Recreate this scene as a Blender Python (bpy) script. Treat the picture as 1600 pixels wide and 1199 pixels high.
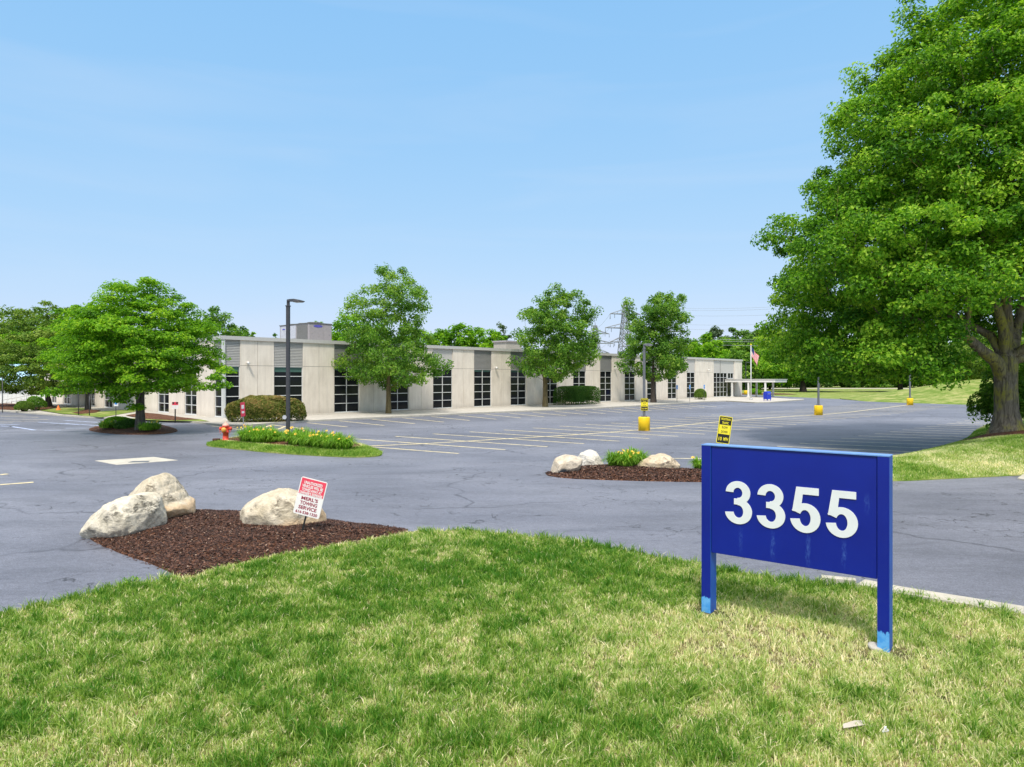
import bpy, math, random
import numpy as np
from mathutils import Vector
from mathutils.geometry import delaunay_2d_cdt
R = math.radians
PI = math.pi
for o in list(bpy.data.objects): bpy.data.objects.remove(o)
scene = bpy.context.scene
COL = scene.collection

# ------------------------------------------------------------------ camera, sky, sun, exposure
cam_d = bpy.data.cameras.new('camera'); cam = bpy.data.objects.new('camera', cam_d); COL.objects.link(cam)
cam.location = (0, 0, 3.0); cam.rotation_euler = (R(90), 0, 0)
cam_d.sensor_width = 36; cam_d.lens = 24.0; cam_d.shift_y = -7.5/1600
cam_d.clip_start = 0.1; cam_d.clip_end = 6000
scene.camera = cam
SUN_EL, SUN_AZ = 57.0, 188.0            # azimuth from north (+Y) clockwise
world = bpy.data.worlds.new('World'); scene.world = world; world.use_nodes = True
nt = world.node_tree; nt.nodes.clear()
sky = nt.nodes.new('ShaderNodeTexSky'); sky.sky_type = 'NISHITA'; sky.sun_disc = False
sky.sun_elevation = R(SUN_EL); sky.sun_rotation = R(SUN_AZ)
sky.air_density = 1.0; sky.dust_density = 0.6; sky.ozone_density = 1.6; sky.altitude = 100
hs = nt.nodes.new('ShaderNodeHueSaturation'); hs.inputs['Saturation'].default_value = 0.92; hs.inputs['Hue'].default_value = 0.5
bg = nt.nodes.new('ShaderNodeBackground'); bg.inputs['Strength'].default_value = 0.15
wo = nt.nodes.new('ShaderNodeOutputWorld')
nt.links.new(sky.outputs[0], hs.inputs['Color'])
sep = nt.nodes.new('ShaderNodeSeparateColor'); cmb = nt.nodes.new('ShaderNodeCombineColor'); nt.links.new(hs.outputs[0], sep.inputs[0])
for ch, (g_, k_) in enumerate(((.58, .877), (.27, 1.70), (.10, 2.95))):   # colour grading that evens out the sky's brightness per channel
    pw = nt.nodes.new('ShaderNodeMath'); pw.operation = 'POWER'; pw.inputs[1].default_value = g_
    ml = nt.nodes.new('ShaderNodeMath'); ml.operation = 'MULTIPLY'; ml.inputs[1].default_value = k_
    nt.links.new(sep.outputs[ch], pw.inputs[0]); nt.links.new(pw.outputs[0], ml.inputs[0]); nt.links.new(ml.outputs[0], cmb.inputs[ch])
# bright white cloud cap added to the unseen sky overhead as soft fill light
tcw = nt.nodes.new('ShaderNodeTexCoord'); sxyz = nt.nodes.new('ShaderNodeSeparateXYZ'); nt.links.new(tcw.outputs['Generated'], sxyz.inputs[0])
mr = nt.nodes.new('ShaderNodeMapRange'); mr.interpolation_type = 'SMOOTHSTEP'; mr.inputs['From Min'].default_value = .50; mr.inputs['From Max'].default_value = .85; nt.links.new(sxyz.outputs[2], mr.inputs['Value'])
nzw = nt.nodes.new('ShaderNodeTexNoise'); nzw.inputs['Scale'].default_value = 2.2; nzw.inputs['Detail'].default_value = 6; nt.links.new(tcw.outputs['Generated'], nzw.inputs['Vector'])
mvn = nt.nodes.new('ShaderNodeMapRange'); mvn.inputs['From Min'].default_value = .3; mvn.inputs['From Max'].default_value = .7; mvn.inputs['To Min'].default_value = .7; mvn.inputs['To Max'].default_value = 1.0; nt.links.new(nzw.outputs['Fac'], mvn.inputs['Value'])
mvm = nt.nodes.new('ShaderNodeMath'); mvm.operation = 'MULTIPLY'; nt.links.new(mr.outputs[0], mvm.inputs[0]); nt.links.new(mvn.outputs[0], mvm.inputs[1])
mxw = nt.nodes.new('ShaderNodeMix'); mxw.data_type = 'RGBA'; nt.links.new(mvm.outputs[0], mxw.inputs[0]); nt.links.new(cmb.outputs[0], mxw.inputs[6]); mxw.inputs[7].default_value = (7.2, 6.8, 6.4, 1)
mp_ = nt.nodes.new('ShaderNodeMapping'); mp_.inputs['Scale'].default_value = (1.2, 1.2, 9); nt.links.new(tcw.outputs['Generated'], mp_.inputs['Vector'])
nw2 = nt.nodes.new('ShaderNodeTexNoise'); nw2.inputs['Scale'].default_value = 1.6; nw2.inputs['Detail'].default_value = 5; nw2.inputs['Distortion'].default_value = .6; nt.links.new(mp_.outputs[0], nw2.inputs['Vector'])
wm = nt.nodes.new('ShaderNodeMapRange'); wm.inputs['From Min'].default_value = .48; wm.inputs['From Max'].default_value = .75; wm.inputs['To Max'].default_value = .16; nt.links.new(nw2.outputs['Fac'], wm.inputs['Value'])
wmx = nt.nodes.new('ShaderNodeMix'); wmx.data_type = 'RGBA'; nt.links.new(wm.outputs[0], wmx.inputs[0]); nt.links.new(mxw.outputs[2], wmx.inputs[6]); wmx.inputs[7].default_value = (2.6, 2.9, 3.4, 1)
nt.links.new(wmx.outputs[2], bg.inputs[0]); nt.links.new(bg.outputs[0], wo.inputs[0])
sl = bpy.data.lights.new('sun', 'SUN'); sl.energy = 2.1; sl.angle = R(8.0); sl.color = (1.0, 0.94, 0.84)
sun = bpy.data.objects.new('sun', sl); COL.objects.link(sun)
sd = Vector((math.sin(R(SUN_AZ))*math.cos(R(SUN_EL)), math.cos(R(SUN_AZ))*math.cos(R(SUN_EL)), math.sin(R(SUN_EL))))
sun.rotation_euler = sd.to_track_quat('Z', 'Y').to_euler()
scene.view_settings.view_transform = 'Standard'; scene.view_settings.look = 'None'
scene.view_settings.exposure = 0.9; scene.view_settings.gamma = 1.0
scene.render.engine = 'CYCLES'
scene.cycles.max_bounces = 8; scene.cycles.transparent_max_bounces = 8

# ------------------------------------------------------------------ helpers
F, HZ, CX, CH = 1067.0, 592.0, 800.0, 3.0
def G(px, py, z=0.0):                     # ground point seen at that place of the survey photograph
    Y = F*(CH-z)/(py-HZ); return Vector(((px-CX)/F*Y, Y, z))
def P(px, Y, z=0.0): return Vector(((px-CX)/F*Y, Y, z))
def ZA(py, Y): return CH+(HZ-py)*Y/F

def tag(o, label=None, cat=None, group=None, kind=None):
    if label: o['label'] = label
    if cat: o['category'] = cat
    if group: o['group'] = group
    if kind: o['kind'] = kind
    return o
def empty(name, loc, label, cat, group=None, rz=0):
    o = bpy.data.objects.new(name, None); COL.objects.link(o); o.location = loc; o.rotation_euler = (0, 0, rz)
    o.empty_display_size = 0.3
    return tag(o, label, cat, group)
def fast_mesh(name, V, faces, mat, parent=None, smooth=False, attr=None, matidx=None):
    """V (n,3) array; faces (m,k) int array"""
    V = np.asarray(V, dtype=np.float32); faces = np.asarray(faces, dtype=np.int32)
    me = bpy.data.meshes.new(name); m, k = faces.shape
    me.vertices.add(len(V)); me.vertices.foreach_set('co', V.ravel())
    me.loops.add(m*k); me.loops.foreach_set('vertex_index', faces.ravel())
    me.polygons.add(m); me.polygons.foreach_set('loop_start', np.arange(0, m*k, k, dtype=np.int32))
    if smooth: me.polygons.foreach_set('use_smooth', np.ones(m, dtype=bool))
    else: me.polygons.foreach_set('use_smooth', np.zeros(m, dtype=bool))
    for mm in (mat if isinstance(mat, (list, tuple)) else [mat]): me.materials.append(mm)
    if matidx is not None: me.polygons.foreach_set('material_index', np.asarray(matidx, dtype=np.int32))
    me.update(calc_edges=True)
    if attr is not None:
        a = me.attributes.new('tint', 'FLOAT', 'FACE'); a.data.foreach_set('value', np.asarray(attr, dtype=np.float32))
    o = bpy.data.objects.new(name, me); COL.objects.link(o)
    if parent: o.parent = parent
    return o
class MB:
    def __init__(s, org=(0, 0, 0)): s.v = []; s.f = []; s.m = []; s.o = Vector(org); s.sm = []
    def add(s, vs, fs, m=0, sm=False):
        b = len(s.v); s.v += [Vector(v)-s.o for v in vs]
        for f in fs: s.f.append(tuple(b+i for i in f)); s.m.append(m); s.sm.append(sm)
    def box(s, c, d, rz=0, m=0, ax=None):           # centre, full sizes
        cx, cy, cz = c; hx, hy, hz = d[0]/2, d[1]/2, d[2]/2
        if ax is None: ca, sa = math.cos(rz), math.sin(rz)
        else: ca, sa = ax
        vs = []
        for z in (-hz, hz):
            for x, y in ((-hx, -hy), (hx, -hy), (hx, hy), (-hx, hy)):
                vs.append((cx+x*ca-y*sa, cy+x*sa+y*ca, cz+z))
        s.add(vs, [(3, 2, 1, 0), (4, 5, 6, 7), (0, 1, 5, 4), (1, 2, 6, 5), (2, 3, 7, 6), (3, 0, 4, 7)], m)
    def span(s, A, B, z0, z1, t, n, m=0, off=0.0):   # vertical slab from A to B, front at off along n, thickness t behind
        A = Vector(A[:2]); B = Vector(B[:2]); n = Vector(n[:2])
        a, b = A+n*off, B+n*off; c, d = b-n*t, a-n*t
        vs = [(a.x, a.y, z0), (b.x, b.y, z0), (c.x, c.y, z0), (d.x, d.y, z0), (a.x, a.y, z1), (b.x, b.y, z1), (c.x, c.y, z1), (d.x, d.y, z1)]
        s.add(vs, [(3, 2, 1, 0), (4, 5, 6, 7), (0, 1, 5, 4), (1, 2, 6, 5), (2, 3, 7, 6), (3, 0, 4, 7)], m)
    def tube(s, pts, rad, n=10, m=0, cap=True, sm=True):
        pts = [Vector(p) for p in pts]
        if not hasattr(rad, '__len__'): rad = [rad]*len(pts)
        base = []; 
        for i, p in enumerate(pts):
            d = (pts[min(i+1, len(pts)-1)]-pts[max(i-1, 0)])
            d = d.normalized() if d.length > 1e-9 else Vector((0, 0, 1))
            a = d.cross(Vector((1, 0, 0)) if abs(d.x) < .8 else Vector((0, 1, 0))).normalized(); b = d.cross(a)
            for k in range(n):
                t = 2*PI*k/n; base.append(p+(a*math.cos(t)+b*math.sin(t))*rad[i])
        fs = []
        for i in range(len(pts)-1):
            for k in range(n):
                fs.append((i*n+k, i*n+(k+1) % n, (i+1)*n+(k+1) % n, (i+1)*n+k))
        s.add(base, fs, m, sm)
        if cap:
            L = (len(pts)-1)*n
            b0 = len(s.v)-len(base)
            s.f.append(tuple(b0+k for k in reversed(range(n)))); s.m.append(m); s.sm.append(False)
            s.f.append(tuple(b0+L+k for k in range(n))); s.m.append(m); s.sm.append(False)
    def cyl(s, p, r, h, n=16, m=0, r2=None): s.tube([p, Vector(p)+Vector((0, 0, h))], [r, r if r2 is None else r2], n, m)
    def lathe(s, p, prof, n=16, m=0):
        p = Vector(p); s.tube([p+Vector((0, 0, z)) for z, r in prof], [r for z, r in prof], n, m)
    def prism(s, poly, z0, z1, m=0):
        n = len(poly); vs = [(x, y, z0) for x, y in poly]+[(x, y, z1) for x, y in poly]
        s.add(vs, [tuple(reversed(range(n))), tuple(range(n, 2*n))]+[(i, (i+1) % n, n+(i+1) % n, n+i) for i in range(n)], m)
    def build(s, name, mat, parent=None, bevel=0, label=None):
        me = bpy.data.meshes.new(name); me.from_pydata([tuple(v) for v in s.v], [], s.f)
        for mm in (mat if isinstance(mat, (list, tuple)) else [mat]): me.materials.append(mm)
        me.polygons.foreach_set('material_index', s.m); me.polygons.foreach_set('use_smooth', s.sm)
        me.update()
        o = bpy.data.objects.new(name, me); COL.objects.link(o)
        if parent: o.parent = parent
        if bevel:
            b = o.modifiers.new('bevel', 'BEVEL'); b.width = bevel; b.segments = 2; b.limit_method = 'ANGLE'; b.angle_limit = R(50)
        if label: o['label'] = label
        return o
def children(o): return [c for c in bpy.data.objects if c.parent == o]
def copy_tree(o, parent=None, kids=None):
    c = o.copy(); COL.objects.link(c); c.parent = parent
    for ch in children(o): copy_tree(ch, c)
    return c

# value noise in numpy
_rs = np.random.RandomState(7); _lat = _rs.rand(256, 256)
def vnoise(x, y, sc, off=0.0):
    x = np.asarray(x)*sc+off+100; y = np.asarray(y)*sc+off*1.7+100
    xi = np.floor(x).astype(int); yi = np.floor(y).astype(int); fx = x-xi; fy = y-yi
    fx = fx*fx*(3-2*fx); fy = fy*fy*(3-2*fy)
    a = _lat[xi % 256, yi % 256]; b = _lat[(xi+1) % 256, yi % 256]; c = _lat[xi % 256, (yi+1) % 256]; d = _lat[(xi+1) % 256, (yi+1) % 256]
    return (a*(1-fx)+b*fx)*(1-fy)+(c*(1-fx)+d*fx)*fy
def fbm(x, y, sc, off=0.0, o=4):
    t = 0; w = 0; 
    for i in range(o): t = t+vnoise(x, y, sc*2**i, off+i*13.1)*.5**i; w += .5**i
    return t/w
def inpoly(x, y, poly):
    x = np.asarray(x, float); y = np.asarray(y, float); ins = np.zeros(x.shape, bool); n = len(poly); j = n-1
    for i in range(n):
        xi, yi = poly[i][0], poly[i][1]; xj, yj = poly[j][0], poly[j][1]
        c = ((yi > y) != (yj > y)) & (x < (xj-xi)*(y-yi)/((yj-yi)+1e-12)+xi); ins ^= c; j = i
    return ins
def polydist(x, y, poly):
    x = np.asarray(x, float); y = np.asarray(y, float); d = np.full(x.shape, 1e9); n = len(poly)
    for i in range(n):
        ax, ay = poly[i][0], poly[i][1]; bx, by = poly[(i+1) % n][0], poly[(i+1) % n][1]
        vx, vy = bx-ax, by-ay; t = np.clip(((x-ax)*vx+(y-ay)*vy)/(vx*vx+vy*vy+1e-12), 0, 1)
        d = np.minimum(d, np.hypot(x-ax-t*vx, y-ay-t*vy))
    return d
def densify(poly, step, jit=0.0, seed=1):
    r = random.Random(seed); out = []
    for i in range(len(poly)):
        a = Vector(poly[i][:2]); b = Vector(poly[(i+1) % len(poly)][:2]); n = max(1, int((b-a).length/step))
        for k in range(n):
            q = a.lerp(b, k/n)
            if jit and k: q = q+Vector((r.uniform(-jit, jit), r.uniform(-jit, jit)))
            out.append((q.x, q.y))
    return out
def smooth_poly(pts, it=2):                # Chaikin
    pts = [Vector(p[:2]) for p in pts]
    for _ in range(it):
        q = []
        for i in range(len(pts)):
            a, b = pts[i], pts[(i+1) % len(pts)]; q += [a.lerp(b, .25), a.lerp(b, .75)]
        pts = q
    return [(p.x, p.y) for p in pts]
def patch(name, poly, step, hf, mat, kind='structure', skirt=0.0, parent=None, smooth=True):
    """terrain patch inside poly with heights hf(x,y)"""
    xs = [p[0] for p in poly]; ys = [p[1] for p in poly]
    gx, gy = np.meshgrid(np.arange(min(xs), max(xs), step), np.arange(min(ys), max(ys), step))
    gx = gx.ravel(); gy = gy.ravel(); k = inpoly(gx, gy, poly) & (polydist(gx, gy, poly) > step*.45)
    gx, gy = gx[k], gy[k]; nb = len(poly)
    vs = [Vector((p[0], p[1])) for p in poly]+[Vector((a, b)) for a, b in zip(gx, gy)]
    res = delaunay_2d_cdt(vs, [], [list(range(nb))], 1, 1e-5)
    v2, fs = res[0], res[2]
    X = np.array([v.x for v in v2]); Y = np.array([v.y for v in v2]); Z = hf(X, Y)
    V = np.stack([X, Y, Z], 1); fs = [tuple(f) for f in fs if len(f) == 3]
    if skirt:
        B = [(p[0], p[1], -skirt) for p in poly]; T = hf(np.array(xs), np.array(ys)); b0 = len(V)
        V = np.vstack([V, np.array([(p[0], p[1], t) for p, t in zip(poly, T)]), np.array(B)])
        for i in range(nb): 
            j = (i+1) % nb
            fs += [(b0+i, b0+nb+i, b0+nb+j), (b0+i, b0+nb+j, b0+j)]
    # orient up
    V = np.asarray(V, float); Fa = np.array(fs); a, b, c = V[Fa[:, 0]], V[Fa[:, 1]], V[Fa[:, 2]]
    nz = np.cross(b-a, c-a)[:, 2]; fl = nz < 0; Fa[fl] = Fa[fl][:, [0, 2, 1]]
    o = fast_mesh(name, V, Fa, mat, parent, smooth)
    if kind: o['kind'] = kind
    return o

# ------------------------------------------------------------------ materials
def NM(name):
    m = bpy.data.materials.new(name); m.use_nodes = True; t = m.node_tree
    b = t.nodes['Principled BSDF']; return m, t, b
def nd(t, typ, **k):
    n = t.nodes.new(typ)
    for a, v in k.items(): setattr(n, a, v)
    return n
def noise(t, vec, scale, detail=4, rough=.55, dist=0.0):
    n = nd(t, 'ShaderNodeTexNoise'); n.inputs['Scale'].default_value = scale; n.inputs['Detail'].default_value = detail
    n.inputs['Roughness'].default_value = rough; n.inputs['Distortion'].default_value = dist
    if vec is not None: t.links.new(vec, n.inputs['Vector'])
    return n.outputs['Fac']
def ramp(t, fac, stops):
    r = nd(t, 'ShaderNodeValToRGB'); e = r.color_ramp.elements
    while len(e) < len(stops): e.new(.5)
    for el, (p, c) in zip(e, stops): el.position = p; el.color = (c[0], c[1], c[2], 1) if hasattr(c, '__len__') else (c, c, c, 1)
    t.links.new(fac, r.inputs[0]); return r.outputs[0]
def mixc(t, fac, a, b, mode='MIX'):
    m = nd(t, 'ShaderNodeMix', data_type='RGBA', blend_type=mode)
    for s, v in ((m.inputs[0], fac), (m.inputs[6], a), (m.inputs[7], b)):
        if isinstance(v, (int, float)): s.default_value = v
        elif isinstance(v, (tuple, list)): s.default_value = (*v[:3], 1)
        else: t.links.new(v, s)
    return m.outputs[2]
def mth(t, op, a, b=None, clamp=False):
    m = nd(t, 'ShaderNodeMath', operation=op, use_clamp=clamp)
    for s, v in ((m.inputs[0], a), (m.inputs[1], b)):
        if v is None: continue
        if isinstance(v, (int, float)): s.default_value = v
        else: t.links.new(v, s)
    return m.outputs[0]
def bump(t, b, h, strength=.3, dist=.02):
    n = nd(t, 'ShaderNodeBump'); n.inputs['Strength'].default_value = strength; n.inputs['Distance'].default_value = dist
    t.links.new(h, n.inputs['Height']); t.links.new(n.outputs[0], b.inputs['Normal'])
def wpos(t): return nd(t, 'ShaderNodeNewGeometry').outputs['Position']
def opos(t): return nd(t, 'ShaderNodeTexCoord').outputs['Object']
def vscale(t, vec, s):
    m = nd(t, 'ShaderNodeMapping'); m.inputs['Scale'].default_value = s; t.links.new(vec, m.inputs['Vector']); return m.outputs[0]
def simple(name, c, rough=.5, metal=0.0, var=.12, scale=6.0, bmp=0.0, spec=.5):
    m, t, b = NM(name); v = opos(t); f = noise(t, v, scale, 5, .6)
    c1 = tuple(x*(1-var) for x in c); c2 = tuple(min(1, x*(1+var)) for x in c)
    t.links.new(ramp(t, f, [(.3, c1), (.7, c2)]), b.inputs['Base Color'])
    b.inputs['Roughness'].default_value = rough; b.inputs['Metallic'].default_value = metal
    b.inputs['Specular IOR Level'].default_value = spec
    if bmp: bump(t, b, noise(t, v, scale*8, 4), bmp, .01)
    return m
def m_asphalt():
    m, t, b = NM('asphalt'); p = wpos(t)
    big = noise(t, vscale(t, p, (.10, .16, 1)), 1.0, 5, .55, .6)
    streak = noise(t, vscale(t, p, (.30, .9, 1)), 1.0, 5, .6, 1.2)
    fine = noise(t, p, 38, 3, .7)
    c = ramp(t, big, [(.30, (.108, .115, .146)), (.5, (.150, .158, .195)), (.70, (.200, .208, .248))])
    c = mixc(t, .5, c, ramp(t, streak, [(.30, .60), (.5, 1.0), (.70, 1.2)]), 'MULTIPLY')
    c = mixc(t, .8, c, ramp(t, fine, [(.35, .62), (.65, 1.35)]), 'MULTIPLY'); c = mixc(t, .6, c, ramp(t, noise(t, vscale(t, p, (1, 1.5, 1)), 7, 5, .75), [(.35, .7), (.62, 1.2)]), 'MULTIPLY')
    # dark patches of sealer
    sp = ramp(t, noise(t, vscale(t, p, (.5, 1.3, 1)), 1.6, 3, .5, 1.2), [(.66, 0.0), (.73, 1.0)])
    c = mixc(t, mth(t, 'MULTIPLY', sp, .45), c, (.085, .09, .12))
    # cracks: voronoi cell edges in patches
    vo = nd(t, 'ShaderNodeTexVoronoi', feature='DISTANCE_TO_EDGE'); vo.inputs['Scale'].default_value = 1.15
    wv = nd(t, 'ShaderNodeVectorMath', operation='ADD'); nn = nd(t, 'ShaderNodeTexNoise'); nn.inputs['Scale'].default_value = 1.4; nn.inputs['Detail'].default_value = 5
    t.links.new(p, nn.inputs['Vector']); sc = nd(t, 'ShaderNodeVectorMath', operation='SCALE'); sc.inputs['Scale'].default_value = 1.1
    t.links.new(nn.outputs['Color'], sc.inputs[0]); t.links.new(p, wv.inputs[0]); t.links.new(sc.outputs[0], wv.inputs[1]); t.links.new(wv.outputs[0], vo.inputs['Vector'])
    line = ramp(t, vo.outputs['Distance'], [(0.0, 1.0), (.024, 0.0)])
    area = ramp(t, noise(t, p, .32, 2, .5), [(.47, 0.0), (.56, 1.0)])
    seg = ramp(t, noise(t, p, 1.9, 2, .5), [(.47, 0.0), (.53, 1.0)])
    ck = mth(t, 'MULTIPLY', mth(t, 'MULTIPLY', line, area), seg)
    c = mixc(t, mth(t, 'MULTIPLY', ck, .92), c, (.02, .02, .024))
    vb = nd(t, 'ShaderNodeTexVoronoi', feature='DISTANCE_TO_EDGE'); vb.inputs['Scale'].default_value = .10
    wb = nd(t, 'ShaderNodeVectorMath', operation='ADD'); nb_ = nd(t, 'ShaderNodeTexNoise'); nb_.inputs['Scale'].default_value = .35; nb_.inputs['Detail'].default_value = 6; t.links.new(p, nb_.inputs['Vector'])
    sb = nd(t, 'ShaderNodeVectorMath', operation='SCALE'); sb.inputs['Scale'].default_value = 3.5; t.links.new(nb_.outputs['Color'], sb.inputs[0]); t.links.new(p, wb.inputs[0]); t.links.new(sb.outputs[0], wb.inputs[1]); t.links.new(wb.outputs[0], vb.inputs['Vector'])
    seam = mth(t, 'MULTIPLY', ramp(t, vb.outputs['Distance'], [(.0, 1.0), (.0075, 0.0)]), ramp(t, noise(t, p, .22, 3), [(.44, 0.0), (.52, 1.0)]))
    c = mixc(t, mth(t, 'MULTIPLY', seam, .75), c, (.04, .042, .055))
    c = mixc(t, .7, c, ramp(t, noise(t, p, 110, 2, .8), [(.35, .6), (.65, 1.35)]), 'MULTIPLY')
    # grit specks
    sv = nd(t, 'ShaderNodeTexVoronoi'); sv.inputs['Scale'].default_value = 3.2; t.links.new(p, sv.inputs['Vector'])
    spk = mth(t, 'MULTIPLY', ramp(t, sv.outputs['Distance'], [(.03, 1.0), (.06, 0.0)]), ramp(t, noise(t, p, .6, 2), [(.5, 0), (.6, 1)]))
    c = mixc(t, mth(t, 'MULTIPLY', spk, .7), c, (.03, .03, .035))
    t.links.new(c, b.inputs['Base Color']); b.inputs['Roughness'].default_value = .62
    b.inputs['Specular IOR Level'].default_value = .45
    h = mth(t, 'SUBTRACT', mth(t, 'ADD', fine, noise(t, p, 6, 3)), mth(t, 'MULTIPLY', ck, 1.5)); bump(t, b, h, .35, .012)
    return m
def m_paint(name, c, wear=.5, sc=3.0):
    m, t, b = NM(name); p = wpos(t); f = noise(t, p, sc, 5, .7)
    g = noise(t, p, 30, 3, .7); w = mth(t, 'ADD', mth(t, 'MULTIPLY', f, .6), mth(t, 'MULTIPLY', g, .4))
    t.links.new(mixc(t, ramp(t, w, [(wear-.10, 0.0), (wear+.12, .9)]), c, (.21, .215, .24)), b.inputs['Base Color'])
    b.inputs['Roughness'].default_value = .6; return m
def m_leaf(name, c0, c1, c2, trans=.35, rough=.5):
    m, t, b = NM(name); a = nd(t, 'ShaderNodeAttribute', attribute_name='tint')
    col = ramp(t, a.outputs['Fac'], [(0.0, c0), (.5, c1), (1.0, c2)])
    t.links.new(col, b.inputs['Base Color']); b.inputs['Roughness'].default_value = rough; b.inputs['Specular IOR Level'].default_value = .18
    tr = nd(t, 'ShaderNodeBsdfTranslucent'); t.links.new(mixc(t, 1.0, col, (1.25, 1.35, .6), 'MULTIPLY'), tr.inputs['Color'])
    mx = nd(t, 'ShaderNodeMixShader'); mx.inputs[0].default_value = trans
    t.links.new(b.outputs[0], mx.inputs[1]); t.links.new(tr.outputs[0], mx.inputs[2])
    t.links.new(mx.outputs[0], t.nodes['Material Output'].inputs[0]); return m
def m_grassground(name, dryb=.5, far=False):
    m, t, b = NM(name); p = wpos(t)
    f = noise(t, p, .55, 6, .65, .4); g = noise(t, p, 9 if not far else 2.2, 5, .75)
    f = mth(t, 'ADD', mth(t, 'MULTIPLY', f, .6), mth(t, 'MULTIPLY', g, .4))
    gr = ((.06, .13, .015), (.14, .21, .035), (.34, .34, .13), (.52, .45, .25)) if far else ((.035, .045, .012), (.07, .075, .025), (.20, .16, .08), (.34, .27, .16))
    t.links.new(ramp(t, f, [(dryb-.22, gr[0]), (dryb-.06, gr[1]), (dryb+.08, gr[2]), (dryb+.25, gr[3])]), b.inputs['Base Color'])
    b.inputs['Roughness'].default_value = .9; b.inputs['Specular IOR Level'].default_value = .1
    bump(t, b, g, .8, .05); return m
def m_mulch(name='mulch', k=1.0):
    m, t, b = NM(name); p = wpos(t); v = nd(t, 'ShaderNodeTexVoronoi'); v.inputs['Scale'].default_value = 26*k
    v.inputs['Randomness'].default_value = 1; t.links.new(vscale(t, p, (1, 1.8, 1)), v.inputs['Vector'])
    c = ramp(t, nd_sep(t, v.outputs['Color']), [(0.0, (.036, .015, .008)), (.6, (.125, .052, .028)), (.92, (.23, .105, .06)), (1.0, (.36, .22, .14))])
    t.links.new(c, b.inputs['Base Color']); b.inputs['Roughness'].default_value = .85; b.inputs['Specular IOR Level'].default_value = .2
    bump(t, b, v.outputs['Distance'], .9, .03); return m
def nd_sep(t, col):
    s = nd(t, 'ShaderNodeSeparateColor'); t.links.new(col, s.inputs[0]); return s.outputs[0]
def m_concretewall():
    m, t, b = NM('wall_concrete'); p = wpos(t)
    f = noise(t, vscale(t, p, (1, 1, .5)), 1.3, 6, .65); g = noise(t, p, 30, 4, .7)
    st = noise(t, vscale(t, p, (5, 5, .25)), 1.0, 4, .6)
    c = ramp(t, f, [(.3, (.66, .59, .505)), (.7, (.80, .73, .635))])
    c = mixc(t, .35, c, ramp(t, st, [(.3, .75), (.65, 1.08)]), 'MULTIPLY'); c = mixc(t, .4, c, ramp(t, g, [(.3, .8), (.7, 1.15)]), 'MULTIPLY')
    # splash dirt near the ground
    s = nd(t, 'ShaderNodeSeparateXYZ'); t.links.new(p, s.inputs[0])
    d = mth(t, 'SUBTRACT', 1.0, mth(t, 'DIVIDE', s.outputs[2], mth(t, 'ADD', .15, mth(t, 'MULTIPLY', f, .9))), True)
    c = mixc(t, mth(t, 'MULTIPLY', d, .3), c, (.23, .20, .15))
    t.links.new(c, b.inputs['Base Color']); b.inputs['Roughness'].default_value = .85; bump(t, b, g, .35, .01); return m
def m_concrete(name, c=(.42, .40, .35), sc=2.5):
    m, t, b = NM(name); p = wpos(t); f = noise(t, p, sc, 6, .65); g = noise(t, p, 40, 3, .7)
    cc = ramp(t, f, [(.3, tuple(x*.78 for x in c)), (.7, tuple(x*1.12 for x in c))]); cc = mixc(t, .4, cc, ramp(t, g, [(.3, .75), (.7, 1.2)]), 'MULTIPLY')
    t.links.new(cc, b.inputs['Base Color']); b.inputs['Roughness'].default_value = .85; bump(t, b, g, .3, .01); return m
def m_stone(name, c0, c1, dark, foot=None):
    m, t, b = NM(name); v = opos(t)
    f = noise(t, v, 2.6, 6, .65, .3); g = noise(t, v, 14, 5, .7, .5); h = noise(t, vscale(t, v, (5, 5, 9)), 1.5, 4, .7, 1.0)
    c = ramp(t, f, [(.35, c0), (.65, c1)])
    c = mixc(t, .55, c, ramp(t, g, [(.3, .6), (.6, 1.15)]), 'MULTIPLY')
    dk = mth(t, 'MULTIPLY', ramp(t, noise(t, v, 1.9, 3, .5, .4), [(.50, 0.0), (.62, 1.0)]), ramp(t, h, [(.42, 0.0), (.56, 1.0)]))
    c = mixc(t, mth(t, 'MULTIPLY', dk, .85), c, dark)
    if foot:
        s = nd(t, 'ShaderNodeSeparateXYZ'); t.links.new(v, s.inputs[0]); zz = mth(t, 'SUBTRACT', mth(t, 'ADD', s.outputs[2], mth(t, 'MULTIPLY', f, .35)), mth(t, 'MULTIPLY', s.outputs[0], .25))
        c = mixc(t, ramp(t, zz, [(.0, .75), (.10, 0.0)]), c, foot)
    t.links.new(c, b.inputs['Base Color']); b.inputs['Roughness'].default_value = .85; b.inputs['Specular IOR Level'].default_value = .2
    bump(t, b, mth(t, 'ADD', g, mth(t, 'MULTIPLY', f, 2)), .9, .035); return m
def m_bark(name, c0, c1, lichen=None):
    m, t, b = NM(name); v = opos(t)
    f = noise(t, vscale(t, v, (9, 9, 1.6)), 1.2, 5, .7, .6); g = noise(t, v, 1.2, 4, .6)
    c = ramp(t, f, [(.32, c0), (.62, c1)])
    if lichen: c = mixc(t, mth(t, 'MULTIPLY', ramp(t, g, [(.45, 0.0), (.6, 1.0)]), ramp(t, f, [(.4, 0.0), (.55, .85)])), c, lichen)
    t.links.new(c, b.inputs['Base Color']); b.inputs['Roughness'].default_value = .9; b.inputs['Specular IOR Level'].default_value = .15
    bump(t, b, f, 1.0, .05); return m

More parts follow.
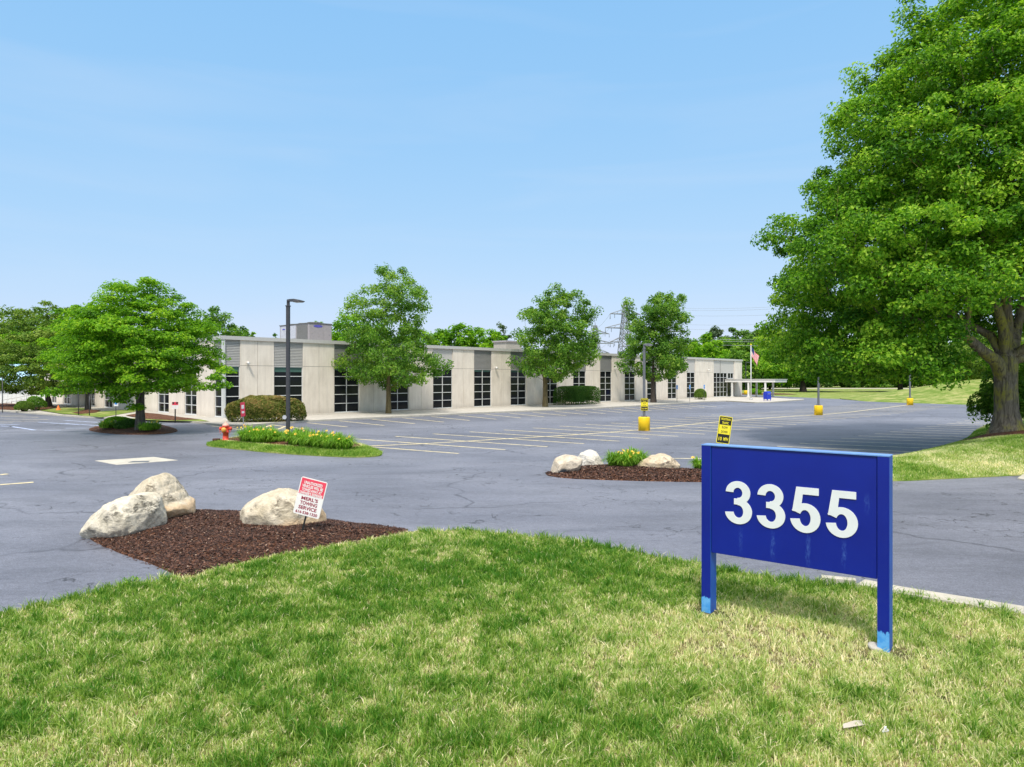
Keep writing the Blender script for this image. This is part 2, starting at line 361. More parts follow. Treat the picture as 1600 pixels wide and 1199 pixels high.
M = {}
M['asphalt'] = m_asphalt()
M['yellow_line'] = m_paint('yellow_line', (.84, .70, .36), .52)
M['faded_line'] = m_paint('faded_line', (.78, .68, .44), .50)
M['blue_line'] = m_paint('blue_line', (.50, .60, .86), .50)
M['far_grass'] = m_grassground('far_grass', .52, True)
M['lawn_soil'] = m_grassground('lawn_soil', .5)
M['mulch'] = m_mulch(); 
M['wall'] = m_concretewall()
M['walk'] = m_concrete('walk_concrete', (.47, .44, .39))
M['kerb'] = m_concrete('kerb_concrete', (.46, .43, .36), 4)
M['patch'] = m_concrete('patch_concrete', (.50, .47, .40), 2)
M['gravel'] = m_concrete('gravel_stone', (.42, .39, .34), 9)
M['joint'] = simple('joint_dark', (.10, .09, .075), .9)
M['fascia'] = simple('fascia_metal', (.50, .49, .47), .45, .0, .06)
M['louvre'] = simple('louvre_metal', (.42, .41, .39), .5, .0, .05)
M['louvre_dark'] = simple('louvre_metal_dark', (.27, .265, .255), .5, .0, .06)
M['flatpanel'] = simple('flat_infill_panel', (.50, .48, .45), .6, 0, .05)
M['frame'] = simple('white_aluminium', (.62, .63, .62), .4, 0, .05)
M['blind'] = simple('green_blind', (.05, .12, .10), .7)
M['interior'] = simple('dark_interior', (.006, .006, .007), .9)
m, t, b = NM('dark_glass'); b.inputs['Base Color'].default_value = (.012, .014, .016, 1); b.inputs['Roughness'].default_value = .04; b.inputs['IOR'].default_value = 1.45
b.inputs['Specular IOR Level'].default_value = .16
bump(t, b, noise(t, opos(t), .8, 2), .04, .02); M['glass'] = m
M['roof'] = simple('roof_gravel', (.35, .34, .32), .9)
M['hvac'] = simple('hvac_metal', (.34, .31, .32), .5, .0, .08)
M['hvac_dark'] = simple('hvac_coil', (.20, .20, .20), .6)
M['hvac_top'] = simple('hvac_top', (.12, .12, .12), .6)
M['hvac_light'] = simple('hvac_light_panel', (.48, .49, .55), .5)
M['white'] = simple('white_paint', (.72, .71, .68), .5, 0, .05)
M['white_sheet'] = simple('white_siding', (.66, .67, .66), .5, 0, .04)
M['blue_roof'] = simple('pale_blue_roof', (.42, .62, .74), .45, 0, .05)
M['pole'] = simple('dark_bronze_paint', (.045, .045, .052), .45, 0, .1)
M['pole_grey'] = simple('grey_pole_paint', (.13, .14, .16), .5, 0, .1)
M['lens'] = simple('lamp_lens', (.5, .5, .48), .3)
M['yellow_base'] = simple('yellow_base_paint', (.86, .56, .005), .5, 0, .08, 5, .1)
M['black'] = simple('black_paint', (.012, .012, .012), .5)
M['sign_yellow'] = simple('sign_yellow', (.85, .72, .03), .45, 0, .04)
M['sign_white'] = simple('sign_white', (.78, .76, .74), .5, 0, .04)
M['sign_red'] = simple('sign_red', (.72, .055, .10), .5, 0, .08)
M['sign_maroon'] = simple('sign_maroon', (.30, .03, .06), .6, 0, .1)
M['sign_blue'] = simple('accessible_blue', (.05, .25, .62), .5)
M['steel'] = simple('galvanised_steel', (.42, .43, .44), .45, .4)
M['hydrant'] = simple('hydrant_paint', (.66, .065, .035), .45, 0, .25, 9, .2)
M['hydrant_trim'] = simple('hydrant_faded_trim', (.75, .36, .06), .5, 0, .25, 9)
M['hydrant_cap'] = simple('hydrant_faded_cap', (.72, .38, .30), .5, 0, .2, 9)
M['rust'] = simple('rusty_iron', (.07, .03, .02), .85, 0, .4, 12)
M['box_blue'] = simple('mailbox_blue', (.01, .035, .46), .4)
M['orange'] = simple('orange_marker', (.85, .2, .03), .5)
M['digits'] = simple('digit_vinyl', (.74, .76, .77), .4, 0, .03)
M['litter'] = simple('litter_paper', (.75, .74, .72), .7)
M['cardboard'] = simple('litter_card', (.48, .43, .36), .8)
M['tower'] = simple('tower_steel', (.20, .21, .23), .6)
M['wire'] = simple('wire', (.30, .32, .36), .6)
M['lily_yellow'] = simple('lily_yellow', (.85, .55, .04), .5, 0, .15)
M['lily_orange'] = simple('lily_orange', (.88, .50, .10), .5, 0, .15)
M['grass'] = m_leaf('grass_blade', (.060, .19, .014), (.32, .45, .080), (.97, .84, .60), .34, .45)
M['maple'] = m_leaf('maple_leaf', (.040, .13, .010), (.155, .35, .020), (.46, .64, .07), .45, .45)
M['bright'] = m_leaf('bright_leaf', (.065, .18, .010), (.17, .38, .016), (.36, .54, .03), .45)
M['mid'] = m_leaf('mid_leaf', (.050, .135, .018), (.15, .31, .036), (.34, .48, .08), .45)
M['deep'] = m_leaf('deep_leaf', (.055, .12, .018), (.16, .27, .036), (.33, .42, .09), .4)
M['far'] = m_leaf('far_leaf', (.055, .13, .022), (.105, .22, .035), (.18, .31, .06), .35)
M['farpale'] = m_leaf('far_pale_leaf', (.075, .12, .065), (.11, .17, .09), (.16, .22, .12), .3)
M['yew'] = m_leaf('yew_leaf', (.035, .06, .012), (.16, .20, .035), (.46, .30, .13), .25)
M['box'] = m_leaf('boxwood_leaf', (.030, .085, .012), (.060, .16, .02), (.13, .25, .04), .2)
M['lily'] = m_leaf('lily_leaf', (.08, .20, .015), (.20, .40, .03), (.42, .58, .08), .35)
M['bark'] = m_bark('bark', (.05, .042, .035), (.17, .145, .12))
M['bark_dark'] = m_bark('bark_dark', (.035, .03, .026), (.11, .09, .075))
M['bark_maple'] = m_bark('bark_maple', (.065, .052, .040), (.30, .25, .19), (.36, .33, .05))
M['bark_pear'] = m_bark('bark_pear', (.07, .055, .03), (.20, .16, .08))

# ------------------------------------------------------------------ writing
def text_mesh(body, w, h, cx, cz, y, bold=.02):
    cu = bpy.data.curves.new('t', 'FONT'); cu.body = body; cu.size = 1; cu.align_x = 'CENTER'; cu.offset = bold; cu.resolution_u = 3
    o = bpy.data.objects.new('t', cu); COL.objects.link(o)
    dg = bpy.context.evaluated_depsgraph_get(); me = o.evaluated_get(dg).to_mesh()
    vs = [v.co.copy() for v in me.vertices]; fs = [tuple(p.vertices) for p in me.polygons]
    o.evaluated_get(dg).to_mesh_clear(); bpy.data.objects.remove(o); bpy.data.curves.remove(cu)
    x0 = min(v.x for v in vs); x1 = max(v.x for v in vs); y0 = min(v.y for v in vs); y1 = max(v.y for v in vs)
    out = [((v.x-(x0+x1)/2)/(x1-x0)*w+cx, y, (v.y-(y0+y1)/2)/(y1-y0)*h+cz) for v in vs]
    return out, fs
def rrect(w, h, r, n=4):
    out = []
    for cx, cz, a0 in ((w/2-r, h/2-r, 0), (-w/2+r, h/2-r, 90), (-w/2+r, -h/2+r, 180), (w/2-r, -h/2+r, 270)):
        for k in range(n+1): a = R(a0+90*k/n); out.append((cx+r*math.cos(a), cz+r*math.sin(a)))
    return out
def plate(mb, pts, y0, y1, m=0, dx=0, dz=0):        # polygon in xz, front at y0 (towards -y)
    n = len(pts); vs = [(x+dx, y0, z+dz) for x, z in pts]+[(x+dx, y1, z+dz) for x, z in pts]
    mb.add(vs, [tuple(range(n)), tuple(reversed(range(n, 2*n)))]+[(i, n+i, n+(i+1) % n, (i+1) % n) for i in range(n)], m)

# ------------------------------------------------------------------ the ground
def px(*pts): return [tuple(G(a, b)[:2]) for a, b in pts]
gs = 2500
mb = MB(); NX = 2
mb.add([(-gs, -300, -.03), (gs, -300, -.03), (gs, 5000, -.03), (-gs, 5000, -.03)], [(0, 1, 2, 3)])
tag(mb.build('ground', M['far_grass']), kind='structure')
ASP = [(-95, 2.0), (60, 2.0), (75, 24), (44, 48), (47, 66)]+px((1520, 632), (1462, 629), (1380, 626), (1290, 623))+[(46, 112), (43, 150), (36, 150), (40, 118), (25, 112), (-20, 62), (-58, 92), (-95, 110)]
mb = MB(); mb.add([(x, y, 0) for x, y in ASP], [tuple(range(len(ASP)))]); tag(mb.build('parking_lot', M['asphalt']), kind='structure')

LAWN = [(-13, -3), (14, -3), (14, 5.2)]+px((1600, 968), (1500, 948), (1400, 932), (1285, 916), (1190, 905), (1095, 885), (1000, 868), (900, 848), (800, 838), (720, 830), (650, 832), (600, 839), (540, 850), (470, 864), (400, 876), (330, 892), (285, 905), (200, 916), (100, 942), (0, 963), (-90, 985))+[(-13, 6.0)]
LAWN = densify(LAWN, .35, .03)
def h_lawn(x, y): return .008+.012*np.clip(polydist(x, y, LAWN)/.8, 0, 1)+.02*fbm(x, y, .6, 3)
patch('front_lawn', LAWN, .3, h_lawn, M['lawn_soil'], skirt=.02)
BED1 = densify(smooth_poly(px((650, 832), (600, 839), (540, 850), (470, 864), (400, 876), (330, 892), (288, 906), (262, 893), (230, 879), (190, 866), (152, 851), (133, 836), (170, 818), (220, 808), (300, 799), (380, 801), (470, 809), (540, 818), (600, 825)), 1), .2, .02, 2)
def h_bed1(x, y): return .012+.13*np.clip(polydist(x, y, BED1)/1.0, 0, 1)**.8+.035*fbm(x, y, 3.5, 9, 3)
patch('mulch_bed', BED1, .12, h_bed1, M['mulch'], skirt=.02)
# drive island: mulch at its left end, lawn mound on the right
ISL = px((848, 742), (880, 748), (960, 751), (1095, 754), (1250, 754), (1400, 753), (1500, 748), (1600, 743))+[(26, 22.6), (34, 25), (44, 44), (36, 50)]
ISL += px((1528, 668), (1512, 688), (1470, 701), (1420, 712), (1360, 722), (1250, 731), (1150, 735), (1095, 736), (1040, 731), (960, 727), (900, 731), (865, 736))
ISLs = densify(smooth_poly(ISL, 1), .6, .03, 3)
def h_isl(x, y):
    d = polydist(x, y, ISLs)
    amp = .30+.62*np.clip((x-8)/12, 0, 1)
    return .012+amp*(1-np.exp(-d/2.0))+.03*fbm(x, y, 1.2, 5, 3)
ISPLIT = G(1165, 740).x
mulchL = [p for p in ISLs]
def clip_x(poly, xc, keep_less):
    out = []
    for i in range(len(poly)):
        a, b = poly[i], poly[(i+1) % len(poly)]; ia = (a[0] < xc) == keep_less; ib = (b[0] < xc) == keep_less
        if ia: out.append(a)
        if ia != ib: t = (xc-a[0])/(b[0]-a[0]); out.append((xc, a[1]+t*(b[1]-a[1])))
    return out
patch('mulch_bed', clip_x(ISLs, ISPLIT, True), .16, h_isl, M['mulch'], skirt=.02)
patch('island_lawn', clip_x(ISLs, ISPLIT, False), .4, h_isl, M['far_grass'], skirt=.02)
TREE_MAPLE = Vector((21.75, 30.0, 0)); TREE_MAPLE.z = float(h_isl(np.array([21.75]), np.array([30.0]))[0])
# mulch ring round the maple
ring = [(22.4+(3.1+.2*math.sin(3*a))*math.cos(a), 29.5+2.3*math.sin(a)+.5*math.cos(a)) for a in [2*PI*k/40 for k in range(40)]]
patch('mulch_ring', ring, .3, lambda x, y: h_isl(x, y)+.03+.06*np.clip(polydist(x, y, ring), 0, 1), M['mulch'])
# lamp island with grass rim and mulch
LI = densify(smooth_poly(px((312, 697), (345, 690), (372, 686), (440, 685), (500, 688), (552, 693), (585, 703), (603, 713), (560, 716), (500, 713.5), (430, 709), (370, 703)), 2), .3, .03, 4)
patch('lamp_island', LI, .3, lambda x, y: .02+.10*np.clip(polydist(x, y, LI)/.5, 0, 1)+.03*fbm(x, y, 2, 1, 2), M['far_grass'], skirt=.02)
LM = densify(smooth_poly(px((335, 692), (372, 687.5), (440, 686.5), (500, 689), (548, 694), (572, 703), (540, 707), (480, 705.5), (420, 701), (370, 696)), 2), .3, .03, 5)
patch('mulch_bed', LM, .2, lambda x, y: .10+.12*np.clip(polydist(x, y, LM)/.6, 0, 1)+.03*fbm(x, y, 3, 1, 2), M['mulch'], skirt=0)
# honey locust island
TI = densify(smooth_poly(px((131, 672), (160, 664.5), (200, 660.5), (240, 661.5), (268, 668), (281, 674), (262, 678.5), (210, 680), (165, 678)), 2), .3, .03, 6)
patch('mulch_bed', TI, .3, lambda x, y: .012+.28*np.clip(polydist(x, y, TI)/1.6, 0, 1)+.03*fbm(x, y, 3, 2, 2), M['mulch'], skirt=.02)
# sidewalk, kerb and planting strip along the building
Z1 = .10
WALK = px((-60, 638), (0, 643), (60, 648), (130, 653), (215, 656.5), (300, 661), (345, 666), (380, 667.5), (430, 663), (480, 659.8), (560, 655.7), (640, 652), (740, 647), (840, 643), (940, 638.6), (1040, 632.8), (1100, 628.7), (1135, 627.6), (1180, 630.3), (1203, 629.8), (1256, 625.7))
WALKB = WALK+px((1256, 624.6), (1235, 624.4))+[(40, 113), (30, 116), (-18, 58), (-21.5, 55), (-60, 88), (-75, 85)]
mb = MB(); mb.prism(WALKB, -.05, Z1); tag(mb.build('sidewalk', M['walk']), kind='structure')
kr = MB()
for i in range(len(WALK)-1):
    a, b = Vector(WALK[i]), Vector(WALK[i+1]); d = (b-a).normalized(); n = Vector((d.y, -d.x))
    if n.y > 0: n = -n
    kr.span(a-d*.01, b+d*.01, -.05, Z1+.012+.0007*i, .20, n, 0, .03)
tag(kr.build('kerb', M['kerb']), kind='structure')
def strip(name, pts, z, mat, dens=.6, amp=0.0):
    pl = densify(pts, dens, .03); return patch(name, pl, .6, lambda x, y: z+amp*np.clip(polydist(x, y, pl)/.6, 0, 1), mat)
strip('lawn_strip', px((100, 649.5), (215, 641.5), (225, 643), (158, 655), (128, 652)), Z1+.03, M['far_grass'])
strip('lawn_strip', px((60, 643.5), (100, 639.5), (135, 640.3), (135, 650), (100, 650)), Z1+.05, M['far_grass'])
strip('mulch_strip', px((-60, 632), (0, 634), (45, 634.3), (52, 641), (20, 643), (0, 642), (-60, 637)), Z1+.02, M['mulch'], amp=.15)
strip('mulch_ring', px((112, 648), (135, 643), (158, 644), (150, 647.5), (125, 650)), Z1+.06, M['mulch'], amp=.1)
strip('mulch_ring', px((52, 640.5), (75, 637.5), (92, 638.5), (75, 641.5), (58, 643)), Z1+.07, M['mulch'], amp=.1)
strip('mulch_strip', px((196, 652), (222, 648), (250, 650), (290, 656), (312, 658.5), (270, 660), (225, 657.5)), Z1+.045, M['mulch'], amp=.1)
strip('lawn_strip', px((190, 657), (250, 655.5), (312, 658), (328, 661.5), (260, 660.5)), Z1+.028, M['far_grass'])

# parking lot markings
def resample(pts, n):
    pts = [Vector(p[:2]) for p in pts]; L = [0]
    for a, b in zip(pts, pts[1:]): L.append(L[-1]+(b-a).length)
    out = []
    for k in range(n):
        s = L[-1]*k/(n-1); i = 0
        while i < len(L)-2 and L[i+1] < s: i += 1
        out.append(pts[i].lerp(pts[i+1], (s-L[i])/(L[i+1]-L[i]+1e-9)))
    return out
class Lines(MB):
    def ln(s, a, b, w=.11, z=.004):
        w *= 1.6
        a = Vector(a[:2]); b = Vector(b[:2]); d = (b-a).normalized(); n = Vector((-d.y, d.x))*w/2
        s.add([(*(a-n), z), (*(b-n), z), (*(b+n), z), (*(a+n), z)], [(0, 1, 2, 3)])
near = px((789, 703), (855.75, 698.3), (911, 693.8), (964, 690), (1010, 686), (1054, 682.6), (1093, 679.4), (1159, 673.6), (1216, 667.6), (1242.5, 664), (1289, 658), (1332, 654), (1375, 650.3), (1424, 644.7), (1482, 635.7))
farp = px((550, 685.8), (609.9, 682.6), (669.2, 678.7), (725, 675.4), (775, 673), (820, 669.8), (863, 666.8), (901, 664.4), (936, 662.3), (971, 660.3), (1030, 655.6), (1086, 651.2), (1130, 646.7), (1224, 642), (1287, 637), (1338, 631))
spine = px((545, 698.6), (660, 694), (800, 685.5), (900, 679.8), (1007, 671.5), (1091, 662.2), (1165, 656), (1240, 650.5), (1285, 648.3), (1325, 644.7), (1355, 641), (1409, 634.4), (1422, 632.6))
L1 = Lines()
for i, (a, b) in enumerate(zip(resample(near, 30), resample(farp, 30))): L1.ln(a, b, .10, .004+.00001*i)
L1.ln(*px((716.5, 709), (553, 696.5)), .10, .0044)
sp = resample(spine, 40)
for a, b in zip(sp, sp[1:]): L1.ln(a, b, .13, .008)
fA = px((543, 667.5), (600.4, 665.2), (648, 662.4), (692, 660), (734, 657.4), (808, 653.7), (872, 650.5), (930.4, 647.7), (981.4, 644.5), (1048, 640.2), (1120, 636.2))
bA = px((480, 660.9), (528, 658.0), (578, 655.6), (626, 653.3), (700, 650), (820, 645), (900, 641.6), (1000, 636.3), (1078, 632))
for i, (a, b) in enumerate(zip(resample(fA, 19), resample(bA, 19))): L1.ln(a, b, .10, .005+.00001*i)
for q in (((373, 672), (402, 663.9)), ((409.8, 669.5), (424, 664.4)), ((429, 672.8), (445, 667)), ((424, 664.2), (476.6, 670.6)), ((330, 665.8), (374.6, 671.6)), ((361.6, 668), (377, 664.6)), ((420, 670.4), (476, 670.9)), ((0, 742.5), (12, 741)), ((0, 758), (52, 754)), ((-60, 746), (0, 742.4))):
    L1.ln(*px(*q), .12, .0062+random.Random(q[0][0]).random()*.001)
tag(L1.build('parking_lines', M['yellow_line']), kind='structure')
L2 = Lines()
lf = resample(px((1214.5, 697.6), (1252.8, 692.5), (1287.5, 687.8), (1319, 684.4), (1345.6, 680.7), (1392.5, 674.7), (1430, 669), (1465.6, 664), (1508.8, 657.6), (1545, 652.5)), 17)
for i, a in enumerate(lf): L2.ln(a, a+Vector((.895, -.44))*5.4, .13, .004+.00001*i)
for q in (((0, 651), (60, 652.5)), ((0, 655), (75, 656)), ((-50, 648.5), (40, 649.5)), ((-50, 659.5), (60, 658.2)), ((1040, 716.5), (1120, 717.4)), ((-50, 662), (20, 661))): L2.ln(*px(*q), .12, .0055)
tag(L2.build('parking_lines', M['faded_line']), kind='structure')
L3 = Lines()
for q in (((16, 666.5), (55, 672.5)), ((70, 673.2), (95, 672.6)), ((102, 669.3), (135, 669.2)), ((102, 662), (160, 666)), ((60, 660), (125, 664)), ((0, 666), (20, 667)), ((-50, 663), (30, 664)), ((100, 657), (155, 660.5)),
          ((1090, 634.6), (1130, 637)), ((1110, 633), (1150, 635)), ((1120, 631), (1175, 633.5)), ((1140, 629.8), (1190, 632)), ((1105, 631.4), (1160, 632.6))): L3.ln(*px(*q), .13, .005)
tag(L3.build('parking_lines', M['blue_line']), kind='structure')
# concrete drain slab in the asphalt
DR = px((148, 720.5), (240, 714.6), (278, 719.8), (182, 727))
ds = empty('drain_slab', (*(sum((Vector(p) for p in DR), Vector((0, 0)))/4), 0), 'pale concrete drain slab set in the asphalt with a grey grate', 'drain')
mb = MB(ds.location); mb.prism(DR, -.03, .012); mb.build('slab', M['patch'], ds)
mb = MB(ds.location); mb.prism(px((200, 723.6), (207, 721.4), (234, 721), (231, 723)), .0, .020); mb.build('grate', M['pole_grey'], ds)
# concrete edging at the front lawn
ke = Lines(); KP = px((1285, 915), (1340, 920.5), (1400, 933), (1500, 950), (1600, 967), (1700, 985))
kb = MB()
for i in range(len(KP)-1):
    a, b = Vector(KP[i]), Vector(KP[i+1]); d = (b-a).normalized(); n = Vector((d.y, -d.x)); n = -n if n.y < 0 else n
    kb.span(a, b, -.02, .075+.001*i, .34*(.45 if i == 0 else 1), n, 0, .30)
tag(kb.build('kerb', M['kerb']), kind='structure')
kb = MB(); kb.prism(px((1590, 750), (1598, 744), (1640, 741), (1660, 750), (1620, 755)), -.02, .05); tag(kb.build('kerb', M['kerb']), kind='structure')
# rising lawn on the far right
def h_hill(x, y): return -.3+3.4*np.exp(-((x-70)/15)**2-((y-96)/16)**2)+.05*fbm(x, y, .5)
HP = densify([(46, 84.5), (51, 79), (60, 76), (84, 70), (95, 96), (80, 125), (56, 116), (48, 100)], 3)
patch('hill', smooth_poly(HP, 1), 2.0, h_hill, M['far_grass'], skirt=.4)
# pale farm track beyond the lawn
mb = MB(); mb.add([(40, 205, -.015), (400, 200, -.015), (400, 214, -.015), (40, 222, -.015)], [(0, 1, 2, 3)]); tag(mb.build('gravel_track', M['gravel']), kind='structure')

# ------------------------------------------------------------------ the office building
C0 = Vector((-21.47, 50.8)); U = Vector((.6858, .7278)); V = Vector((-.7365, .6764)); NU = Vector((.7278, -.6858)); NV = Vector((-.6764, -.7365))
ZT, ZW, ZF = 5.92, 3.95, 6.2
off = empty('office_building', (C0.x, C0.y, 0), 'long low beige concrete office building with dark gridded windows and louvred panels', 'building')
OO = off.location
WZ0 = Z1
def facade_right(s, o=0.0): p = C0+U*s+NU*o; return p
def facade_left(s, o=0.0): p = C0+V*s+NV*o; return p
wall = MB(OO); jt = MB(OO)
lou, loud, flat = 'louvre', 'louvre_dark', 'flatpanel'
TH = .3
def wallseg(fp, n, s0, s1, proud=.10):
    mid = (s0+s1)/2; g = .012; wall = MB(OO)
    segs = [(s0, mid-g), (mid+g, s1)] if s1-s0 > 1.7 else [(s0, s1)]
    for a, b in segs:
        for z0, z1 in ((-.3, 4.0-g), (4.0+g, ZT)):
            wall.span(fp(a), fp(b), z0, z1, TH, n, 0, proud)
    jt.span(fp(s0+.05), fp(s1-.05), -.3, ZT-.02, .1, n, 0, proud-.05); wall.build('wall_panel', M['wall'], off)
def louvre(mbx, fp, n, s0, s1, corr=True):
    key = mbx; mbx = MB(OO)
    if not corr: mbx.span(fp(s0), fp(s1), ZW, ZT, .1, n, 0, .02); mbx.build('infill_panel', M[key], off); return
    N = 16; dz = (ZT-ZW)/N; A = Vector(fp(s0)); B = Vector(fp(s1))
    for k in range(N):
        z0 = ZW+k*dz; vs = []
        for p in (A, B):
            q0 = p+n*.055; q1 = p+n*.0; vs += [(q0.x, q0.y, z0), (q0.x, q0.y, z0+dz*.35), (q1.x, q1.y, z0+dz*.98), (q1.x, q1.y, z0)]
        mbx.add(vs, [(0, 4, 5, 1), (1, 5, 6, 2), (3, 0, 1, 2), (4, 7, 6, 5), (0, 3, 7, 4)])
    mbx.span(A, B, ZW, ZT, .05, n, 0, -.01); mbx.build('louvre_panel', M[key], off)
WINS = []
def window(fp, n, s0, s1, cols=2, rows=5, z0=.14, z1=ZW, blind=False, name='window', split=None):
    A, B = Vector(fp(s0)), Vector(fp(s1)); d = (B-A).normalized(); L = (B-A).length; fw = .055
    f = MB(OO)
    f.span(A, A+d*fw, z0, z1, .10, n, 0, .02); f.span(B-d*fw, B, z0, z1, .10, n, 0, .02)
    f.span(A+d*fw, B-d*fw, z0, z0+fw, .10, n, 0, .018); f.span(A+d*fw, B-d*fw, z1-fw, z1, .10, n, 0, .018)
    f.span(A-d*.02, B+d*.02, z0-.06, z0, .16, n, 0, .075)
    for c in range(1, cols):
        q = A+d*(L*c/cols); f.span(q-d*fw/2, q+d*fw/2, z0+fw, z1-fw, .09, n, 0, .012)
    for r in range(1, rows):
        z = z0+(z1-z0)*r/rows
        for c in range(cols):
            a = A+d*(L*c/cols+fw/2+(fw/2 if c == 0 else 0)); b = A+d*(L*(c+1)/cols-fw/2-(fw/2 if c == cols-1 else 0))
            f.span(a, b, z-fw/2, z+fw/2, .08, n, 0, .008)
    w = f.build(name, M['frame'], off)
    g = MB(OO); g.span(A+d*fw, B-d*fw, z0+fw, z1-fw, .012, n, 0, -.045); g.build('pane', M['glass'], w)
    if blind:
        b = MB(OO); b.span(A+d*.08, B-d*.08, z1-.06-.36*blind, z1-.06, .012, n, 0, -.040); b.build('blind', M['blind'], w)
    k = MB(OO); k.span(A+d*.02, B-d*.02, z0, z1, .02, n, 0, -.16); k.build('dark_room', M['interior'], w)
    return w
# right-hand facade
PT = 5.41; s = 0.0
post = MB(OO)
cp = C0
post.box((C0.x+.02, C0.y-.08, (WZ0+ZT)/2), (.2, .2, ZT-WZ0), 0, 0, (U.x, U.y)); post.build('corner_post', M['frame'], off)
window(facade_right, NU, .12, 1.24, 1, 5, .14, ZW, 1.0); louvre(lou, facade_right, NU, .12, 1.24)
starts = [3.95+PT*k for k in range(13)]
prev = 1.24; Wd = 2.52
for k, s0 in enumerate(starts):
    wallseg(facade_right, NU, prev, s0)
    window(facade_right, NU, s0, s0+Wd, 2, 5, .14, ZW, 1.0 if k == 0 else (.5 if k in (1, 4, 5) else 0))
    if k in (3, 11, 12): louvre(flat, facade_right, NU, s0, s0+Wd, False)
    elif k in (0,): louvre(lou, facade_right, NU, s0, s0+Wd)
    else: louvre(loud, facade_right, NU, s0, s0+Wd)
    prev = s0+Wd
wallseg(facade_right, NU, prev, 77.3)
window(facade_right, NU, 77.3, 82.0, 4, 5, .14, ZW, 0)
louvre(flat, facade_right, NU, 77.3, 82.0, False); jt.span(facade_right(79.6), facade_right(79.68), ZW, ZT, .05, NU, 0, .04)
window(facade_right, NU, 82.3, 84.3, 2, 1, 3.05, ZW, 0, 'window'); louvre(flat, facade_right, NU, 82.0, 84.5, False)
# entrance door under the canopy
dr = window(facade_right, NU, 82.2, 84.4, 2, 1, .12, 2.9, 0, 'entrance_door')
hb = MB(OO); q = facade_right(83.3, .1); hb.tube([(q.x-.1, q.y-.1, .9), (q.x-.1, q.y-.1, 1.3)], .03, 6); hb.build('handle', M['steel'], dr); hb = MB(OO); hb.tube([(q.x+.1, q.y+.1, .9), (q.x+.1, q.y+.1, 1.3)], .03, 6); hb.build('handle', M['steel'], dr)
fl = MB(OO); fl.span(facade_right(82.0), facade_right(82.2), 0, ZW, .1, NU, 0, .03); fl.span(facade_right(82.2), facade_right(84.5), 2.9, 3.05, .1, NU, 0, .03); fl.build('door_surround', M['flatpanel'], off)
for a, b in ((84.5, 87.3),):
    for z0, z1 in ((-.3, ZT),): wall.span(facade_right(a), facade_right(b), z0, z1, TH, NU, 0, .12)
# left-hand facade
window(facade_left, NV, .12, 1.4, 1, 5, .14, ZW, 0); louvre(loud, facade_left, NV, .12, 1.4)
prev = 1.4
for s0, wd in ((4.5, 2.4), (10.0, 2.5), (15.5, 2.5), (24.0, 2.5), (29.3, 2.6), (37.6, 2.9), (43.2, 2.3)):
    wallseg(facade_left, NV, prev, s0); window(facade_left, NV, s0, s0+wd, 2, 5, .14, ZW, 0); louvre(loud, facade_left, NV, s0, s0+wd); prev = s0+wd
wallseg(facade_left, NV, prev, 48.5)
# body behind, roof, fascia
LR, LL = 87.3, 48.5
body = [C0-NU*.2-NV*.2, C0+U*LR-NU*.2, C0+U*LR+V*LL, C0+V*LL-NV*.2]
A_ = C0+U*.2+V*.2; pl = [tuple(A_), tuple(C0+U*(LR-.0)+V*.2), tuple(C0+U*LR+V*LL), tuple(C0+U*.2+V*LL)]
mb = MB(OO); mb.prism(pl, 5.0, 5.96); mb.build('roof', M['roof'], off)
wall.span(tuple(C0+U*LR-NU*.0+V*.0), tuple(C0+U*LR+V*LL), -.3, ZT, .3, U, 0, 0.0)
mb = MB(OO)
mb.span(facade_right(-.22), facade_right(LR+.15), ZT, ZF, .5, NU, 0, .22); mb.span(facade_left(-.18), facade_left(LL+.1), ZT+.001, ZF+.002, .5, NV, 0, .2)
mb.span(tuple(C0+U*LR-NU*.5), tuple(C0+U*LR+V*LL), ZT+.002, ZF-.002, .4, U, 0, .15)
mb.build('fascia', M['fascia'], off)
wall.build('wall', M['wall'], off); jt.build('joint_backing', M['joint'], off)
def camera_unit(s, z, fp, n):
    q = fp(s, .1); c = MB(OO); c.box((q.x+n.x*.08, q.y+n.y*.08, z), (.10, .16, .10), 0, 0, (U.x, U.y))
    c.tube([(q.x+n.x*.14, q.y+n.y*.14, z-.02), (q.x+n.x*.4, q.y+n.y*.4, z-.10)], .09, 10)
    c.tube([(q.x+n.x*.03, q.y+n.y*.03, z-.05), (q.x+n.x*.03, q.y+n.y*.03, z-.45)], .012, 5)
    c.build('security_camera', M['white'], off)
for s, z in ((1.75, 4.25), (28.6, 4.2), (50.3, 4.35), (75.2, 4.4)): camera_unit(s, z, facade_right, NU)
# gravel bed at the foot of the right facade (pebbles)
rng = np.random.RandomState(3)
N = 9000; ss = rng.uniform(3.5, 72, N); ww = rng.uniform(.1, 1.6, N)
cx = C0.x+U.x*ss+NU.x*ww; cy = C0.y+U.y*ss+NU.y*ww; r = rng.uniform(.03, .08, N)
ang = rng.uniform(0, 6.28, N); base = np.array([[1, 0, 0], [0, 1, 0], [-1, 0, 0], [0, -1, 0], [0, 0, .8]])
Vv = np.zeros((N, 5, 3)); ca, sa = np.cos(ang), np.sin(ang)
Vv[:, :, 0] = (base[None, :, 0]*ca[:, None]-base[None, :, 1]*sa[:, None]*.7)*r[:, None]+cx[:, None]
Vv[:, :, 1] = (base[None, :, 0]*sa[:, None]+base[None, :, 1]*ca[:, None]*.7)*r[:, None]+cy[:, None]
Vv[:, :, 2] = base[None, :, 2]*r[:, None]+Z1+.005
fc = np.array([[0, 1, 4], [1, 2, 4], [2, 3, 4], [3, 0, 4]])
tag(fast_mesh('gravel', Vv.reshape(-1, 3), (fc[None]+np.arange(N)[:, None, None]*5).reshape(-1, 3), M['gravel']), kind='stuff')

